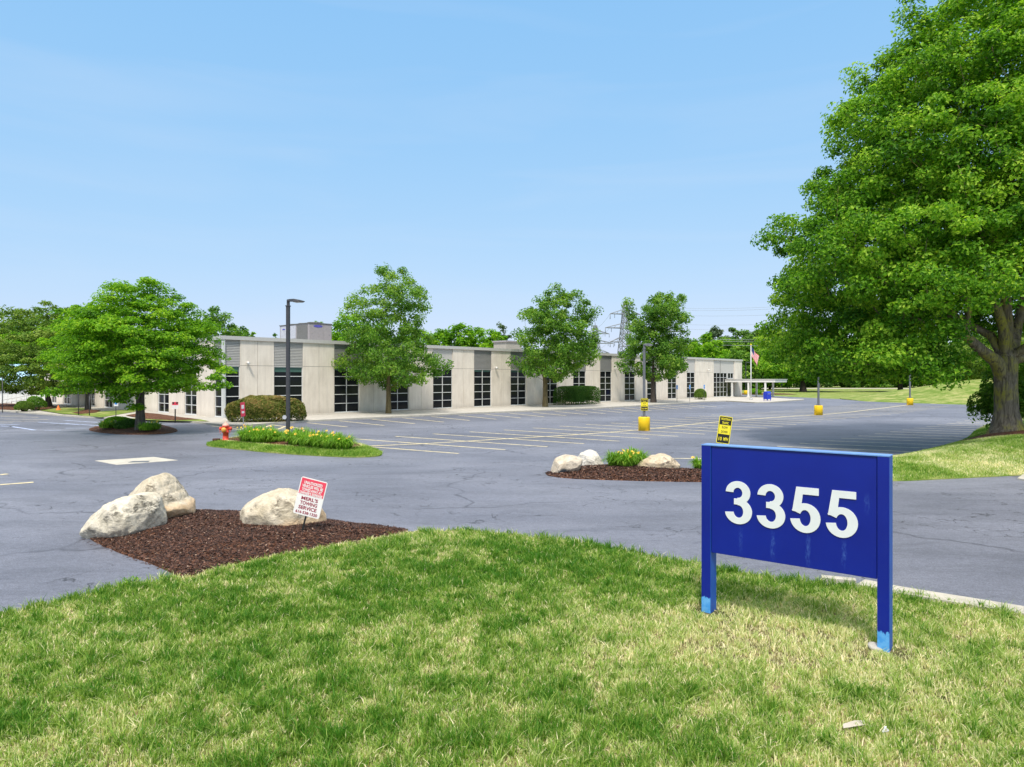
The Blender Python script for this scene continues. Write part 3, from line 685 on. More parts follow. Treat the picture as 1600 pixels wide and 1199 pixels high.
# rooftop units
M['badge'] = simple('badge_violet_blue', (.10, .09, .42), .5)
def hvac(loc, a, b, h, label, logo=True):
    t = empty('rooftop_unit', loc, label, 'rooftop unit', 'units on the flat roof')
    # a along V (left, away), b along U (right, away); loc = near corner
    o = Vector((0, 0)); mbx = MB()
    mbx.prism([(0, 0), tuple(U*b), tuple(U*b+V*a), tuple(V*a)], 0, h); mbx.build('casing', M['hvac'], t)
    tp = MB(); e = .06; tp.prism([tuple(-U*e-V*e), tuple(U*(b+e)-V*e), tuple(U*(b+e)+V*(a+e)), tuple(-U*e+V*(a+e))], h, h+.07)
    for k in range(3):
        c = U*b*.5+V*a*(.2+.3*k); tp.cyl((c.x, c.y, h+.07), b*.28, .12, 18)
    tp.build('top_cover', M['hvac_top'], t)
    cl = MB(); cl.span(tuple(V*.3), tuple(V*(a*.42)), .1, h-.08, .03, NV, 0, .012)
    for k in range(22):
        q = V*(.3+(a*.42-.3)*k/22); cl.span(tuple(q), tuple(q+V*.03), .1, h-.08, .02, NV, 0, .03)
    cl.build('coil', M['hvac_dark'], t)
    lp = MB(); 
    for z0, z1 in ((.08, h*.34), (h*.37, h-.06)):
        for s0, s1 in ((.45, .68), (.70, .97)): lp.span(tuple(V*a*s0), tuple(V*a*s1), z0, z1, .03, NV, 0, .015)
    lp.build('access_panel', M['hvac_light'], t)
    if logo:
        for (org, dr_, n, w, z) in ((U*.55, U, NU, .62, h-.22), (V*a*.80, V, NV, .34, h-.34)):
            pts = []
            for k in range(16):
                an = 2*PI*k/16; pts.append((w*.75*math.cos(an), .10*(w/.62)*math.sin(an)*(1.1 if abs(math.cos(an)) < .8 else .8)))
            c = Vector(org)+dr_*.3; l = MB()
            vs = [(c.x+dr_.x*x+n.x*.035, c.y+dr_.y*x+n.y*.035, z+zz) for x, zz in pts]+[(c.x+dr_.x*x, c.y+dr_.y*x, z+zz) for x, zz in pts]
            l.add(vs, [tuple(range(16)), tuple(reversed(range(16, 32)))]+[(i, (i+1) % 16, 16+(i+1) % 16, 16+i) for i in range(16)]); l.build('badge', M['badge'], t)
    pnl = MB(); 
    for s0, s1 in ((.08, b*.62), (b*.66, b-.06)): pnl.span(tuple(U*s0), tuple(U*s1), .08, h-.06, .03, NU, 0, .014)
    for s0, z in ((.25, h*.55), (.9, h*.42), (b-.3, h*.5)): pnl.span(tuple(U*s0), tuple(U*(s0+.09)), z, z+.22, .03, NU, 0, .03, )
    pnl.build('service_door', M['hvac'], t)
    return t
hvac((-18.1, 61.0, 5.96), 5.2, 2.25, 2.0, 'large grey rooftop air conditioning unit with small blue oval badges')
q = P(791, 78); t2 = empty('rooftop_unit', (q.x, q.y, 5.96), 'low beige rooftop vent housing behind the tree at mid building', 'rooftop unit', 'units on the flat roof')
mb = MB(); mb.prism([(0, 0), tuple(U*2.6), tuple(U*2.6+V*2), tuple(V*2)], 0, 1.25); mb.build('casing', M['gravel'], t2)
mb = MB(); mb.prism([tuple(-U*.15-V*.1), tuple(U*2.75-V*.1), tuple(U*2.75+V*2.1), tuple(-U*.15+V*2.1)], 1.25, 1.42); mb.build('hood', M['hvac'], t2)
mb = MB()
for dx, h in ((0, 2.6), (.5, 1.7), (-1.3, 1.6)): mb.tube([(dx, 0, 0), (dx+.05, 0, h)], [.02, .01], 5)
q = P(469, 66); o = mb.build('roof_antenna', M['steel']); o.location = (q.x, q.y, 5.9); tag(o, 'thin roof antennas beside the large rooftop unit', 'antenna')

# entrance canopy
cb = C0+U*81; can = empty('entrance_canopy', (cb.x, cb.y, 0), 'flat white entrance canopy on slim white columns beside the flagpole', 'canopy')
mb = MB(can.location); mb.prism([tuple(C0+U*81+NU*.15), tuple(C0+U*81+NU*8.3), tuple(C0+U*85.5+NU*8.3), tuple(C0+U*85.5+NU*.15)], 2.45, 2.86); mb.build('roof', M['white'], can)
mb = MB(can.location); mb.prism([tuple(C0+U*80.9+NU*.15), tuple(C0+U*80.9+NU*8.4), tuple(C0+U*85.6+NU*8.4), tuple(C0+U*85.6+NU*.15)], 2.86, 2.95); mb.build('edge_trim', M['fascia'], can)
for s_, t_ in ((81.2, 1.3), (81.2, 4.0), (81.2, 6.7), (85.3, 3.5), (85.3, 6.2)):
    c = C0+U*s_+NU*t_; mb = MB(can.location); mb.box((c.x, c.y, 1.25), (.24, .24, 2.42), 0, 0, (U.x, U.y)); mb.box((c.x, c.y, .16), (.42, .42, .16), 0, 0, (U.x, U.y)); mb.build('column', M['white'], can)

# white annex with the pale blue roof, far left
an = empty('annex_building', (-62, 84, 0), 'white metal sided annex with a pale blue roof behind the left trees', 'building')
mb = MB(an.location)
for k in range(90):
    x0 = -85+k*.5; y = 82; mb.span((x0, y), (x0+.42, y), -.1, 2.3, .3, Vector((0, -1)), 0, 0.0); mb.span((x0+.42, y), (x0+.5, y), -.1, 2.3, .3, Vector((0, -1)), 0, -.03)
mb.span((-40.2, 82.2), (-40.2, 110), -.1, 2.3, .3, Vector((1, 0)))
mb.build('wall', M['white_sheet'], an)
mb = MB(an.location); x0, x1 = -86, -58.5
mb.add([(x0, 81.4, 2.3), (x1, 81.4, 2.3), (x1, 90, 4.9), (x0, 90, 4.9), (x0, 81.4, 2.15), (x1, 81.4, 2.15), (x1, 90, 4.7), (x0, 90, 4.7)], [(0, 1, 2, 3), (7, 6, 5, 4), (4, 5, 1, 0), (5, 6, 2, 1), (7, 4, 0, 3), (6, 7, 3, 2)])
for k in range(56):
    x = x0+k*.5; mb.add([(x, 81.4, 2.3), (x+.05, 81.4, 2.3), (x+.05, 90, 4.9), (x, 90, 4.9), (x, 81.4, 2.36), (x+.05, 81.4, 2.36), (x+.05, 90, 4.96), (x, 90, 4.96)], [(4, 5, 6, 7), (0, 1, 5, 4), (1, 2, 6, 5), (3, 0, 4, 7)])
mb.build('roof', M['blue_roof'], an)
# handrail at the annex ramp
mb = MB(); 
for k in range(9):
    mb.tube([(k*.55, 0, -.35*0), (k*.55, 0, .55+.10*min(k, 6))], .03, 6)
for dz in (0, -.35): mb.tube([(0, 0, .55+dz), (3.3, 0, 1.15+dz), (4.4, 0, 1.15+dz)], .035, 6)
q = G(2, 635); o = mb.build('handrail', M['white']); o.location = (q.x, q.y, Z1); tag(o, 'white metal handrail on the ramp in front of the white annex', 'handrail')

# ------------------------------------------------------------------ the blue address sign
def arc_pts(cx, cy, rx, ry, a0, a1, n=28):
    return [(cx+rx*math.cos(R(a0+(a1-a0)*k/n)), cy+ry*math.sin(R(a0+(a1-a0)*k/n))) for k in range(n+1)]
def band(mb, cx, cy, rx, ry, ix, iy, a0, a1, T, y0, y1, n=30):
    o = arc_pts(cx, cy, rx, ry, a0, a1, n); i = arc_pts(cx, cy, ix, iy, a0, a1, n); vs = []
    for (a, b), (c, d) in zip(o, i):
        p, q = T(a, b), T(c, d); vs += [(p[0], y0, p[1]), (q[0], y0, q[1]), (p[0], y1, p[1]), (q[0], y1, q[1])]
    fs = []
    for k in range(n):
        b = 4*k; fs += [(b, b+1, b+5, b+4), (b+2, b+6, b+7, b+3), (b, b+4, b+6, b+2), (b+1, b+3, b+7, b+5)]
    fs += [(0, 2, 3, 1), (4*n, 4*n+1, 4*n+3, 4*n+2)]; mb.add(vs, fs)
def digit(ch, x, z, w, h, parent, yf):
    mb = MB(); T = lambda a, b: (x+a/.63*w, z+b*h); P_ = lambda pts, k: plate(mb, [T(a, b) for a, b in pts], yf-.0004*k, yf+.012)
    if ch == '3':
        band(mb, .305, .73, .285, .27, .105, .118, 178, -95, T, yf, yf+.012)
        band(mb, .315, .295, .315, .295, .115, .148, 97, -172, T, yf-.0004, yf+.012)
        P_([(.215, .455), (.335, .455), (.335, .590), (.215, .590)], 2)
    else:
        P_([(.13, .845), (.595, .845), (.595, 1.0), (.13, 1.0)], 1)
        P_([(.13, .999), (.045, .46), (.215, .44), (.275, .90), (.29, .999)], 2)
        band(mb, .315, .325, .315, .325, .115, .178, 152, -172, T, yf, yf+.012)
    mb.build('digit', M['digits'], parent)
def m_signblue():
    m, t, b = NM('sign_blue'); v = opos(t); s = nd(t, 'ShaderNodeSeparateXYZ'); t.links.new(v, s.inputs[0])
    X, Z = s.outputs[0], s.outputs[2]; tot = None
    nz = noise(t, vscale(t, v, (9, 1, 3)), 6, 4, .7, .5); wob = mth(t, 'MULTIPLY', mth(t, 'SUBTRACT', noise(t, vscale(t, v, (0, 0, 1)), 9, 2), .5), .05)
    for xi, z0, z1, k in ((.50, .84, 1.18, .5), (.885, .82, 1.18, .9), (1.285, .82, 1.2, 1.0), (1.67, .86, 1.2, .8), (1.90, 1.5, 1.74, .5)):
        d = mth(t, 'DIVIDE', mth(t, 'SUBTRACT', mth(t, 'ADD', X, wob), xi), .030)
        g = mth(t, 'SUBTRACT', 1.0, mth(t, 'MULTIPLY', d, d), True)
        zc = (z0+z1)/2; e = mth(t, 'DIVIDE', mth(t, 'ABSOLUTE', mth(t, 'SUBTRACT', Z, zc)), (z1-z0)/2)
        g = mth(t, 'MULTIPLY', mth(t, 'MULTIPLY', g, mth(t, 'SUBTRACT', 1.15, e, True)), k); tot = g if tot is None else mth(t, 'ADD', tot, g)
    fac = mth(t, 'MULTIPLY', tot, ramp(t, nz, [(.42, 0.0), (.7, .6)]), True)
    c = ramp(t, noise(t, v, 1.2, 4), [(.3, (.0015, .010, .215)), (.7, (.002, .015, .270))])
    c = mixc(t, fac, c, (.10, .22, .60))
    zz = mth(t, 'ADD', Z, mth(t, 'MULTIPLY', noise(t, vscale(t, v, (1, 1, .4)), 16, 4, .7), -.22))
    low = ramp(t, zz, [(.120, 1.0), (.130, 0.0)]); c = mixc(t, low, c, ramp(t, noise(t, v, 14, 3), [(.4, (.06, .30, .72)), (.6, (.13, .40, .78))]))
    t.links.new(c, b.inputs['Base Color']); b.inputs['Roughness'].default_value = .38; b.inputs['Specular IOR Level'].default_value = .45
    return m
M['signblue'] = m_signblue()
M['signside'] = simple('sign_faded_side', (.010, .085, .42), .5, 0, .15, 4)
SP = Vector((2.413, 8.70, 0)); SQ = Vector((4.088, 7.393, 0)); SL = (SQ-SP).length; sang = math.atan2(SQ.y-SP.y, SQ.x-SP.x)
sg = empty('address_sign', (SP.x, SP.y, 0), 'large royal blue two post address sign with white numbers 3355 on the front lawn', 'sign', None, sang)
SD = .20
mb = MB(); mb.box((SL/2, .075, 1.475), (SL-.24-.012, .12, 1.345)); mb.build('panel', M['signblue'], sg, .004)
for x in (.06, SL-.06):
    mb = MB(); mb.box((x, SD/2, 1.025), (.12, SD, 2.25)); mb.m[3] = 1; mb.build('post', [M['signblue'], M['signside']], sg, .005)
mb = MB(); mb.box((SL/2, SD/2, 2.158), (SL+.006, SD+.006, .012)); mb.build('top_cap', simple('cap_skylit_blue', (.14, .28, .60), .6), sg)  # sky light on the sign's top edge is painted into this colour
for k, ch in enumerate('3355'): digit(ch, .305+.391*k, 1.208, .335, .528, sg, .004)
mb = MB(); mb.lathe((0, 0, 0), [(0, .08), (.03, .08), (.04, .065)], 14); o = mb.build('footing_cap', M['walk']); o.location = (3.99, 7.50, .035); o.rotation_euler = (.25, .1, 0); tag(o, 'white round footing cap in the grass behind the right post of the blue sign', 'footing')

# ------------------------------------------------------------------ small signs
def lean_sign(name, loc, label, cat, post_h, w, h, lean, yaw, face, post_m='black', pr=.016, group=None, post_z0=-.25, plate_m='sign_white', tilt=0):
    t = empty(name, loc, label, cat, group); t.rotation_euler = (R(tilt), R(lean), R(yaw))
    mb = MB(); mb.box((0, .012, (post_h+post_z0)/2), (pr*2, .014, post_h-post_z0)); mb.build('post', M[post_m], t)
    mb = MB(); plate(mb, rrect(w, h, .035), -.002, .004, 0, 0, post_h-h/2+.02); o = mb.build('sign_plate', M[plate_m], t)
    face(t, post_h-h/2+.02, w, h); return t
def face_tow(t, zc, w, h):
    mb = MB(); plate(mb, [(-w/2+.018, -.0), (w/2-.018, -.0), (w/2-.018, h/2-.018), (-w/2+.018, h/2-.018)], -.005, -.002, 0, 0, zc+.035); 
    mb.v = [Vector((v.x, v.y, min(v.z, zc+h/2-.018))) for v in mb.v]; mb.build('red_field', M['sign_red'], t)
    rows = [('UNAUTHORIZED', .36, .062, .255), ('VEHICLES WILL BE', .41, .062, .185), ('TOWED AWAY AT', .39, .062, .115), ('OWNER\'S EXPENSE', .45, .062, .050)]
    for s_, ww, hh, z in rows:
        v, f = text_mesh(s_, ww, hh*.92, 0, zc+z*h/.72+.012, -.0075, .035); a = MB(); a.add(v, f); a.build('lettering', M['sign_white'], t)
    for s_, ww, hh, z in (('MERL\'S', .33, .075, -.035), ('TOWING', .34, .075, -.125), ('SERVICE', .36, .075, -.215), ('616·538·1320', .43, .062, -.305)):
        v, f = text_mesh(s_, ww, hh*.9, 0, zc+z*h/.72, -.0055, .03); a = MB(); a.add(v, f); a.build('lettering', M['sign_maroon'], t)
lean_sign('towing_sign', (*G(472, 829, .16)[:2], .16), 'leaning red and white towing notice on a black stake beside the rounded boulder', 'sign', .955, .52, .70, 13, -6, face_tow, tilt=-4)
def face_ped(t, zc, w, h):
    k = h/.80
    def pl(z0, z1, m, y, nm, mg=.02):
        mb = MB(); plate(mb, [(-w/2+mg, z0), (w/2-mg, z0), (w/2-mg, z1), (-w/2+mg, z1)], y, y+.0022, 0, 0, zc); mb.build(nm, M[m], t)
    pl(-h/2+.02, h/2-.02, 'black', -.0045, 'black_field')
    pl(-.125*k, .145*k, 'sign_yellow', -.0065, 'yellow_field', .028)
    for s_, ww, hh, z, m in (('PEDESTRIAN', .32, .085, .315, 'sign_yellow'), ('TRAFFIC', .23, .085, .205, 'sign_yellow'), ('SLOW', .20, .085, .075, 'black'), ('DOWN', .22, .085, -.055, 'black'), ('10', .11, .135, -.265, 'sign_yellow'), ('MPH', .16, .125, -.262, 'sign_yellow')):
        cx = 0 if s_ not in ('10', 'MPH') else (-.095 if s_ == '10' else .075)
        v, f = text_mesh(s_, ww*.88*w/.40, hh*.80*k, cx*w/.40, zc+z*k, -.009, .02); a = MB(); a.add(v, f); a.build('lettering', M[m], t)
b = G(1124, 743, .2); lean_sign('speed_sign', (b.x+.17, 20.4, .25), 'yellow and black pedestrian speed sign leaning behind the blue address sign', 'sign', 1.62, .40, .82, 8, 3, face_ped, plate_m='sign_yellow')
def face_red(t, zc, w, h):
    for z, hh, m in ((.18, .22, 'sign_white'), (-.2, .12, 'sign_white')):
        mb = MB(); plate(mb, [(-w*.28, -hh/2), (w*.28, -hh/2), (w*.28, hh/2), (-w*.28, hh/2)], -.005, -.002, 0, 0, zc+z*h); mb.build('marking', M[m], t)
b = G(381, 670.5); lean_sign('fire_lane_sign', b, 'narrow red sign on a leaning steel post in front of the rounded hedge', 'sign', 1.58, .34, .85, -4, 64, face_red, 'steel', .03, plate_m='sign_red')
def face_np(t, zc, w, h):
    mb = MB(); plate(mb, [(-w*.46, .02), (w*.46, .02), (w*.46, h*.46), (-w*.46, h*.46)], -.005, -.002, 0, 0, zc); mb.build('red_band', M['sign_red'], t)
    for dx in (-.12, .12): mb = MB(); plate(mb, rrect(.12, .12, .04), -.008, -.005, 0, dx, zc+.16); mb.build('marking', M['black'], t)
b = G(273.5, 661); lean_sign('parking_sign', (b.x, b.y, Z1), 'small white sign with a red top on a black post by the left wall', 'sign', 1.32, .42, .5, 0, 12, face_np, 'black', .04)
def face_acc(t, zc, w, h):
    mb = MB(); plate(mb, [(-w*.3, -h*.3), (w*.3, -h*.3), (w*.3, h*.3), (-w*.3, h*.3)], -.005, -.002, 0, 0, zc); mb.build('emblem_panel', M['sign_blue'], t)
b = G(181, 656); lean_sign('accessible_sign', (b.x, b.y, Z1), 'pale blue parking sign on a thin post left of the locust trunk', 'sign', 1.45, .28, .58, 0, 30, face_acc, 'pole', .025)
def face_blue(t, zc, w, h):
    mb = MB(); mb2 = plate(mb, rrect(w*.9, h*.92, .03), -.006, -.002, 0, 0, zc); mb.build('blue_face', M['sign_blue'], t)
    a = MB(); a.tube([(0, -.008, zc+.12), (0, -.008, zc-.02), (.06, -.008, zc-.03), (.09, -.008, zc-.12)], .018, 5); a.build('wheelchair_symbol', M['sign_white'], t)
for (x, y, lab) in ((1058, 630, 'accessible sign at a facade window, farthest left of the three'), (1078, 629, 'accessible parking sign just left of the round clipped shrub'), (1100.5, 627.5, 'accessible parking sign just right of the round clipped shrub')):
    b = G(x, y); lean_sign('accessible_sign', (b.x, b.y, Z1), 'small blue '+lab, 'sign', 2.1, .32, .55, 0, 35, face_blue, 'pole', .03, 'accessible signs along the facade')
# bare posts on the left planting
for i, (x, y, h, lab) in enumerate(((122.5, 651, 3.0, 'tall thin dark post at the lawn kerb left of the second trunk'), (139.5, 652, 1.7, 'short thin dark post beside the second trunk'), (3.5, 645, 3.1, 'thin dark post at the kerb beside the mulch at the far left'))):
    b = G(x, y); mb = MB(); mb.cyl((0, 0, -.1), .035, h, 8); mb.lathe((0, 0, h-.1), [(0, .045), (.03, .045), (.05, .01)], 8); o = mb.build('marker_post', M['pole']); o.location = (b.x, b.y, Z1); tag(o, lab, 'post', 'marker posts')
b = G(91, 643.5); mb = MB(); mb.lathe((0, 0, 0), [(0, .24), (.03, .24), (.04, .17), (.42, .04), (.44, .035)], 10); o = mb.build('utility_marker', M['orange']); o.location = (b.x, b.y, Z1+.05); tag(o, 'tiny orange marker on the lawn between the two left trunks', 'marker')

# ------------------------------------------------------------------ hydrant
b = G(352.5, 690.5, .12)
hy = empty('fire_hydrant', (b.x, b.y, .12), 'red fire hydrant with faded orange trim at the left end of the lamp island', 'hydrant')
mb = MB(); mb.lathe((0, 0, -.1), [(0, .15), (.12, .15), (.12, .19), (.17, .19), (.17, .12), (.2, .12)], 16); mb.build('base_flange', M['rust'], hy)
mb = MB(); mb.lathe((0, 0, .08), [(0, .165), (.02, .13), (.33, .125), (.34, .17), (.38, .17), (.39, .14), (.60, .135), (.62, .16), (.65, .16)], 18); mb.build('barrel', M['hydrant'], hy)
mb = MB(); mb.lathe((0, 0, .73), [(0, .155), (.04, .14), (.09, .10), (.12, .05), (.125, .035), (.18, .03)], 16); mb.build('bonnet', M['hydrant_cap'], hy)
for sx, nm in ((-1, 'nozzle'), (1, 'nozzle')):
    mb = MB(); mb.tube([(sx*.10, 0, .60), (sx*.20, 0, .60), (sx*.20, 0, .60), (sx*.26, 0, .60), (sx*.29, 0, .60)], [.06, .06, .085, .085, .035], 12)
    mb.tube([(sx*.23, -.06, .56), (sx*.25, -.06, .45), (sx*.20, -.09, .36), (sx*.16, -.12, .42)], .008, 5); mb.build(nm, M['hydrant'], hy)
mb = MB(); mb.tube([(0, -.10, .56), (0, -.19, .56), (0, -.19, .56), (0, -.24, .56), (0, -.27, .56)], [.08, .08, .11, .11, .03], 14); mb.build('pumper_nozzle', M['hydrant_trim'], hy)
mb = MB(); mb.lathe((0, 0, 0), [(-.05, .16), (.13, .17), (.16, .16)], 12); o = mb.build('valve_box', M['rust']); o.location = (b.x-.47, b.y+.1, .10); tag(o, 'low rusty valve box just left of the red hydrant', 'valve box')

# ------------------------------------------------------------------ lamp posts
def lamp(loc, h, label, base=False, pm='pole', head=True, r=.095, group='parking lot lamp posts', headdir=0, hl=.95):
    t = empty('lamp_post', loc, label, 'lamp post', group, headdir); zb = .8 if base else 0
    mb = MB(); mb.box((0, 0, (h+zb)/2-.05), (r*1.6, r*1.6, h-zb+.1)); mb.build('pole', M[pm], t, .01)
    if base:
        mb = MB(); mb.lathe((0, 0, -.05), [(0, .335), (.80, .335), (.84, .31), (.85, .05)], 24); mb.build('base', M['yellow_base'], t)
        mb = MB(); mb.box((0, 0, .83), (.3, .3, .06)); mb.build('base_plate', M['pole_grey'], t)
    else:
        mb = MB(); mb.lathe((0, 0, -.1), [(0, .28), (.18, .28), (.2, .25)], 18); mb.build('base', M['kerb'], t)
        mb = MB(); mb.box((0, 0, .15), (.26, .26, .12)); mb.build('base_plate', M[pm], t)
    if head:
        mb = MB(); mb.box((0, 0, h+.02), (r*2.0, r*2.0, .05)); mb.box((.01, 0, h+.16), (.11, .11, .26)); mb.build('bracket', M[pm], t)
        mb = MB(); L = hl; prof = [(-.02, .10, .32), (.12, .13, .34), (L*.5, .26, .335), (L*.82, .25, .29), (L, .12, .245)]; vs = []
        for x, w, z in prof:
            lo = .235 if x < L*.2 else (.20 if x < L*.9 else .225)
            vs += [(x, -w, h+lo), (x, w, h+lo), (x, w*.9, h+z), (x, -w*.9, h+z)]
        fs = [(0, 3, 2, 1), (16, 17, 18, 19)]
        for k in range(4):
            b_ = 4*k; fs += [(b_, b_+1, b_+5, b_+4), (b_+1, b_+2, b_+6, b_+5), (b_+2, b_+3, b_+7, b_+6), (b_+3, b_, b_+4, b_+7)]
        mb.add(vs, fs); hd = mb.build('lamp_head', M[pm], t)
        mb = MB(); mb.box((L*.62, 0, h+.195), (L*.4, .34, .02)); mb.build('lens', M['lens'], hd)
    return t
b = G(450, 685, .15); LP1 = lamp((b.x, b.y, .15), ZA(479, b.y)-.15, 'tall dark lamp post rising from the daylily island in front of the hedge', headdir=-.15, hl=.8)
mb = MB(); mb.cyl((0, 0, 0), .10, .012, 14); mb.v = [Vector((v.x, v.z, v.y)) for v in mb.v]; o = mb.build('round_tag', M['hvac_light']); o.location = (b.x-.13, b.y-.13, ZA(652, b.y)); tag(o, 'small pale round tag on the dark lamp post near the hedge', 'tag')
b = G(1006.5, 673); LP2 = lamp((b.x, b.y, 0), ZA(546, b.y), 'grey lamp post on a yellow base, carrying a small speed sign', True, 'pole_grey', True, .085, hl=.5)
t = lean_sign('speed_sign', (b.x, b.y-.10, .8), 'small yellow and black speed sign fixed to the yellow based lamp post', 'sign', 1.05, .42, .72, 0, 0, face_ped, post_z0=.3, plate_m='sign_yellow')
b = G(1279, 648.8); lamp((b.x, b.y, 0), 6.9, 'grey lamp post on a yellow base in the middle of the far parking rows', True, 'pole_grey', True, .085)
b = G(1422, 633.2); lamp((b.x, b.y, 0), 6.9, 'lamp post on a yellow base at the far right, under the maple foliage', True, 'pole_grey', True, .085)
b = P(1165.5, 128); lamp((b.x, b.y, 0), 5.8, 'distant lamp post on a yellow base behind the entrance canopy', True, 'pole', True, .08)

# flagpole with flag
b = G(1173.5, 625.5)
fp = empty('flagpole', (b.x, b.y, Z1), 'tall white flagpole beside the entrance canopy', 'flagpole')
FH = ZA(539.5, b.y)-Z1
mb = MB(); mb.tube([(0, 0, 0), (0, 0, FH)], [.09, .05], 12); mb.build('pole', M['white'], fp)
mb = MB(); mb.lathe((0, 0, FH-.02), [(0, .01), (.04, .09), (.10, .11), (.17, .08), (.20, .01)], 10); mb.build('finial', M['sign_yellow'], fp)
mb = MB(); mb.lathe((0, 0, 0), [(0, .25), (.1, .25), (.2, .12)], 12); mb.build('base_collar', M['steel'], fp)
M['flag_blue'] = simple('flag_blue', (.03, .05, .18), .7)
mb = MB(); nx, nz = 14, 13; Wf, Hf = 2.3, 1.55; gv = []
for i in range(nx+1):
    u = i/nx
    for j in range(nz+1):
        w = j/nz; x = .06+u*Wf*.42*(1-.1*w)+.06*math.sin(9*u+3*w); y = .22*math.sin(11*u+2*w)*u; z = -w*Hf*.75-u*1.25-.35*u*w
        gv.append((x, y, z))
fs, ms = [], []
b0 = len(mb.v)
for i in range(nx):
    for j in range(nz):
        a = i*(nz+1)+j; m_ = 2 if (i/nx < .42 and j < 7) else (0 if j % 2 == 0 else 1)
        mb.add([gv[a], gv[a+1], gv[a+nz+2], gv[a+nz+1]], [(0, 1, 2, 3)], m_, True)
o = mb.build('flag', [M['sign_red'], M['sign_white'], M['flag_blue']]); o.location = (b.x, b.y, Z1+FH-.25); sf = o.modifiers.new('thickness', 'SOLIDIFY'); sf.thickness = .01
tag(o, 'drooping red white and blue national flag hanging from the white flagpole', 'flag')

# collection box
b = G(1199, 627.2)
bx_ = empty('collection_box', (b.x, b.y, Z1), 'bright blue collection box on short legs in front of the canopy', 'collection box', None, .5)
mb = MB(); w, d = .80, .62; pr = [(-d/2, .18), (d/2, .18), (d/2, .95)]+[(d/2*math.cos(R(a)), .95+.26*math.sin(R(a))) for a in range(15, 180, 15)]+[(-d/2, .95)]
n = len(pr); mb.add([(-w/2, y, z) for y, z in pr]+[(w/2, y, z) for y, z in pr], [tuple(range(n)), tuple(reversed(range(n, 2*n)))]+[(i, n+i, n+(i+1) % n, (i+1) % n) for i in range(n)]); mb.build('body', M['box_blue'], bx_)
for sx in (-1, 1):
    for sy in (-1, 1): mb = MB(); mb.box((sx*.33, sy*.25, .09), (.08, .06, .19)); mb.build('leg', M['box_blue'], bx_)
mb = MB(); mb.box((0, -d/2-.015, .88), (.6, .03, .06)); mb.build('handle', M['steel'], bx_)
mb = MB(); mb.lathe((0, 0, 0), [(0, .05), (.1, .12), (.3, .15), (.34, .04)], 10); o = mb.build('hanging_basket', M['black']); c = C0+U*85.3+NU*7.6; o.location = (c.x, c.y, 1.85)
mbw = MB(); mbw.cyl((0, 0, .3), .012, .32, 4); mbw.build('wire', M['black'], o); tag(o, 'small dark basket hanging under the right end of the entrance canopy', 'basket')

# ------------------------------------------------------------------ boulders, traced outlines with their own depth
def boulder(pts, Y, depth, label, mat, seed=1, group=None, zoff=0.0, rough=.05):
    s = Y/F; xs = [p[0] for p in pts]; ys = [p[1] for p in pts]; cx = (min(xs)+max(xs))/2; cy = (min(ys)+max(ys))/2
    pol = [((x-cx)*s, (cy-y)*s) for x, y in pts]; m = len(pol)
    ang = [math.atan2(z, x) for x, z in pol]; rad = [math.hypot(x, z) for x, z in pol]
    od = sorted(zip(ang, rad)); A = np.array([a for a, _ in od]); Rr = np.array([r for _, r in od])
    A = np.concatenate([A-2*PI, A, A+2*PI]); Rr = np.tile(Rr, 3)
    import bmesh
    bm = bmesh.new(); bmesh.ops.create_icosphere(bm, subdivisions=6, radius=1); V_ = np.array([v.co[:] for v in bm.verts]); Fs = np.array([[v.index for v in f.verts] for f in bm.faces]); bm.free()
    th = np.arctan2(V_[:, 2], V_[:, 0]); rho = np.hypot(V_[:, 0], V_[:, 2]); ro = np.interp(th, A, Rr)
    k = rho**.8
    Pn = np.stack([ro*np.cos(th)*k, depth*np.sign(V_[:, 1])*np.abs(V_[:, 1])**.8, ro*np.sin(th)*k], 1)
    rs = np.random.RandomState(seed); nr = V_
    # chipped facets on the faces pointing to and from the viewer
    for _ in range(9):
        d = rs.normal(size=3); d[1] = -abs(d[1])*1.6-.3 if rs.rand() < .8 else abs(d[1])+.3; d /= np.linalg.norm(d)
        h = Pn@d; mx = h.max(); c = mx*rs.uniform(.80, .93); over = np.clip(h-c, 0, None); Pn -= (over*.85)[:, None]*d
    sc = depth
    def n3(p, f, o): return (fbm(p[:, 0]+p[:, 1]*.7, p[:, 2]-p[:, 1]*.4, f, o)+fbm(p[:, 1]+p[:, 2]*.6, p[:, 0]-p[:, 2]*.3, f, o+5)-1)
    amp = rough*min(1, sc*1.6)
    Pn += nr*(amp*1.1*n3(Pn, 2.2/sc, seed))[:, None]+nr*(amp*.45*n3(Pn, 8/sc, seed+3))[:, None]
    o = fast_mesh('boulder', Pn, Fs, mat, None, True); o.location = ((cx-CX)*s, Y, ZA(cy, Y)+zoff)
    return tag(o, label, 'boulder', group)
M['stone_a'] = m_stone('stone_pale', (.58, .52, .40), (.76, .69, .56), (.07, .065, .05))
M['stone_b'] = m_stone('stone_warm', (.50, .43, .31), (.68, .60, .47), (.12, .10, .07), (.66, .46, .27))
M['stone_c'] = m_stone('stone_white', (.58, .54, .47), (.72, .68, .61), (.35, .32, .28))
M['stone_d'] = m_stone('stone_tan', (.50, .39, .26), (.68, .58, .44), (.15, .12, .10))
m, t, b_ = NM('stone_grey_corner'); M['stone_e'] = m; v = opos(t); dn = nd(t, 'ShaderNodeVectorMath', operation='DISTANCE'); dn.inputs[1].default_value = (-.12, -.45, -.22); t.links.new(v, dn.inputs[0])
f = noise(t, v, 2.6, 6, .65, .3); g = noise(t, v, 14, 5, .7, .5); c = ramp(t, f, [(.35, (.46, .38, .28)), (.65, (.64, .56, .45))]); c = mixc(t, .55, c, ramp(t, g, [(.3, .6), (.6, 1.15)]), 'MULTIPLY')
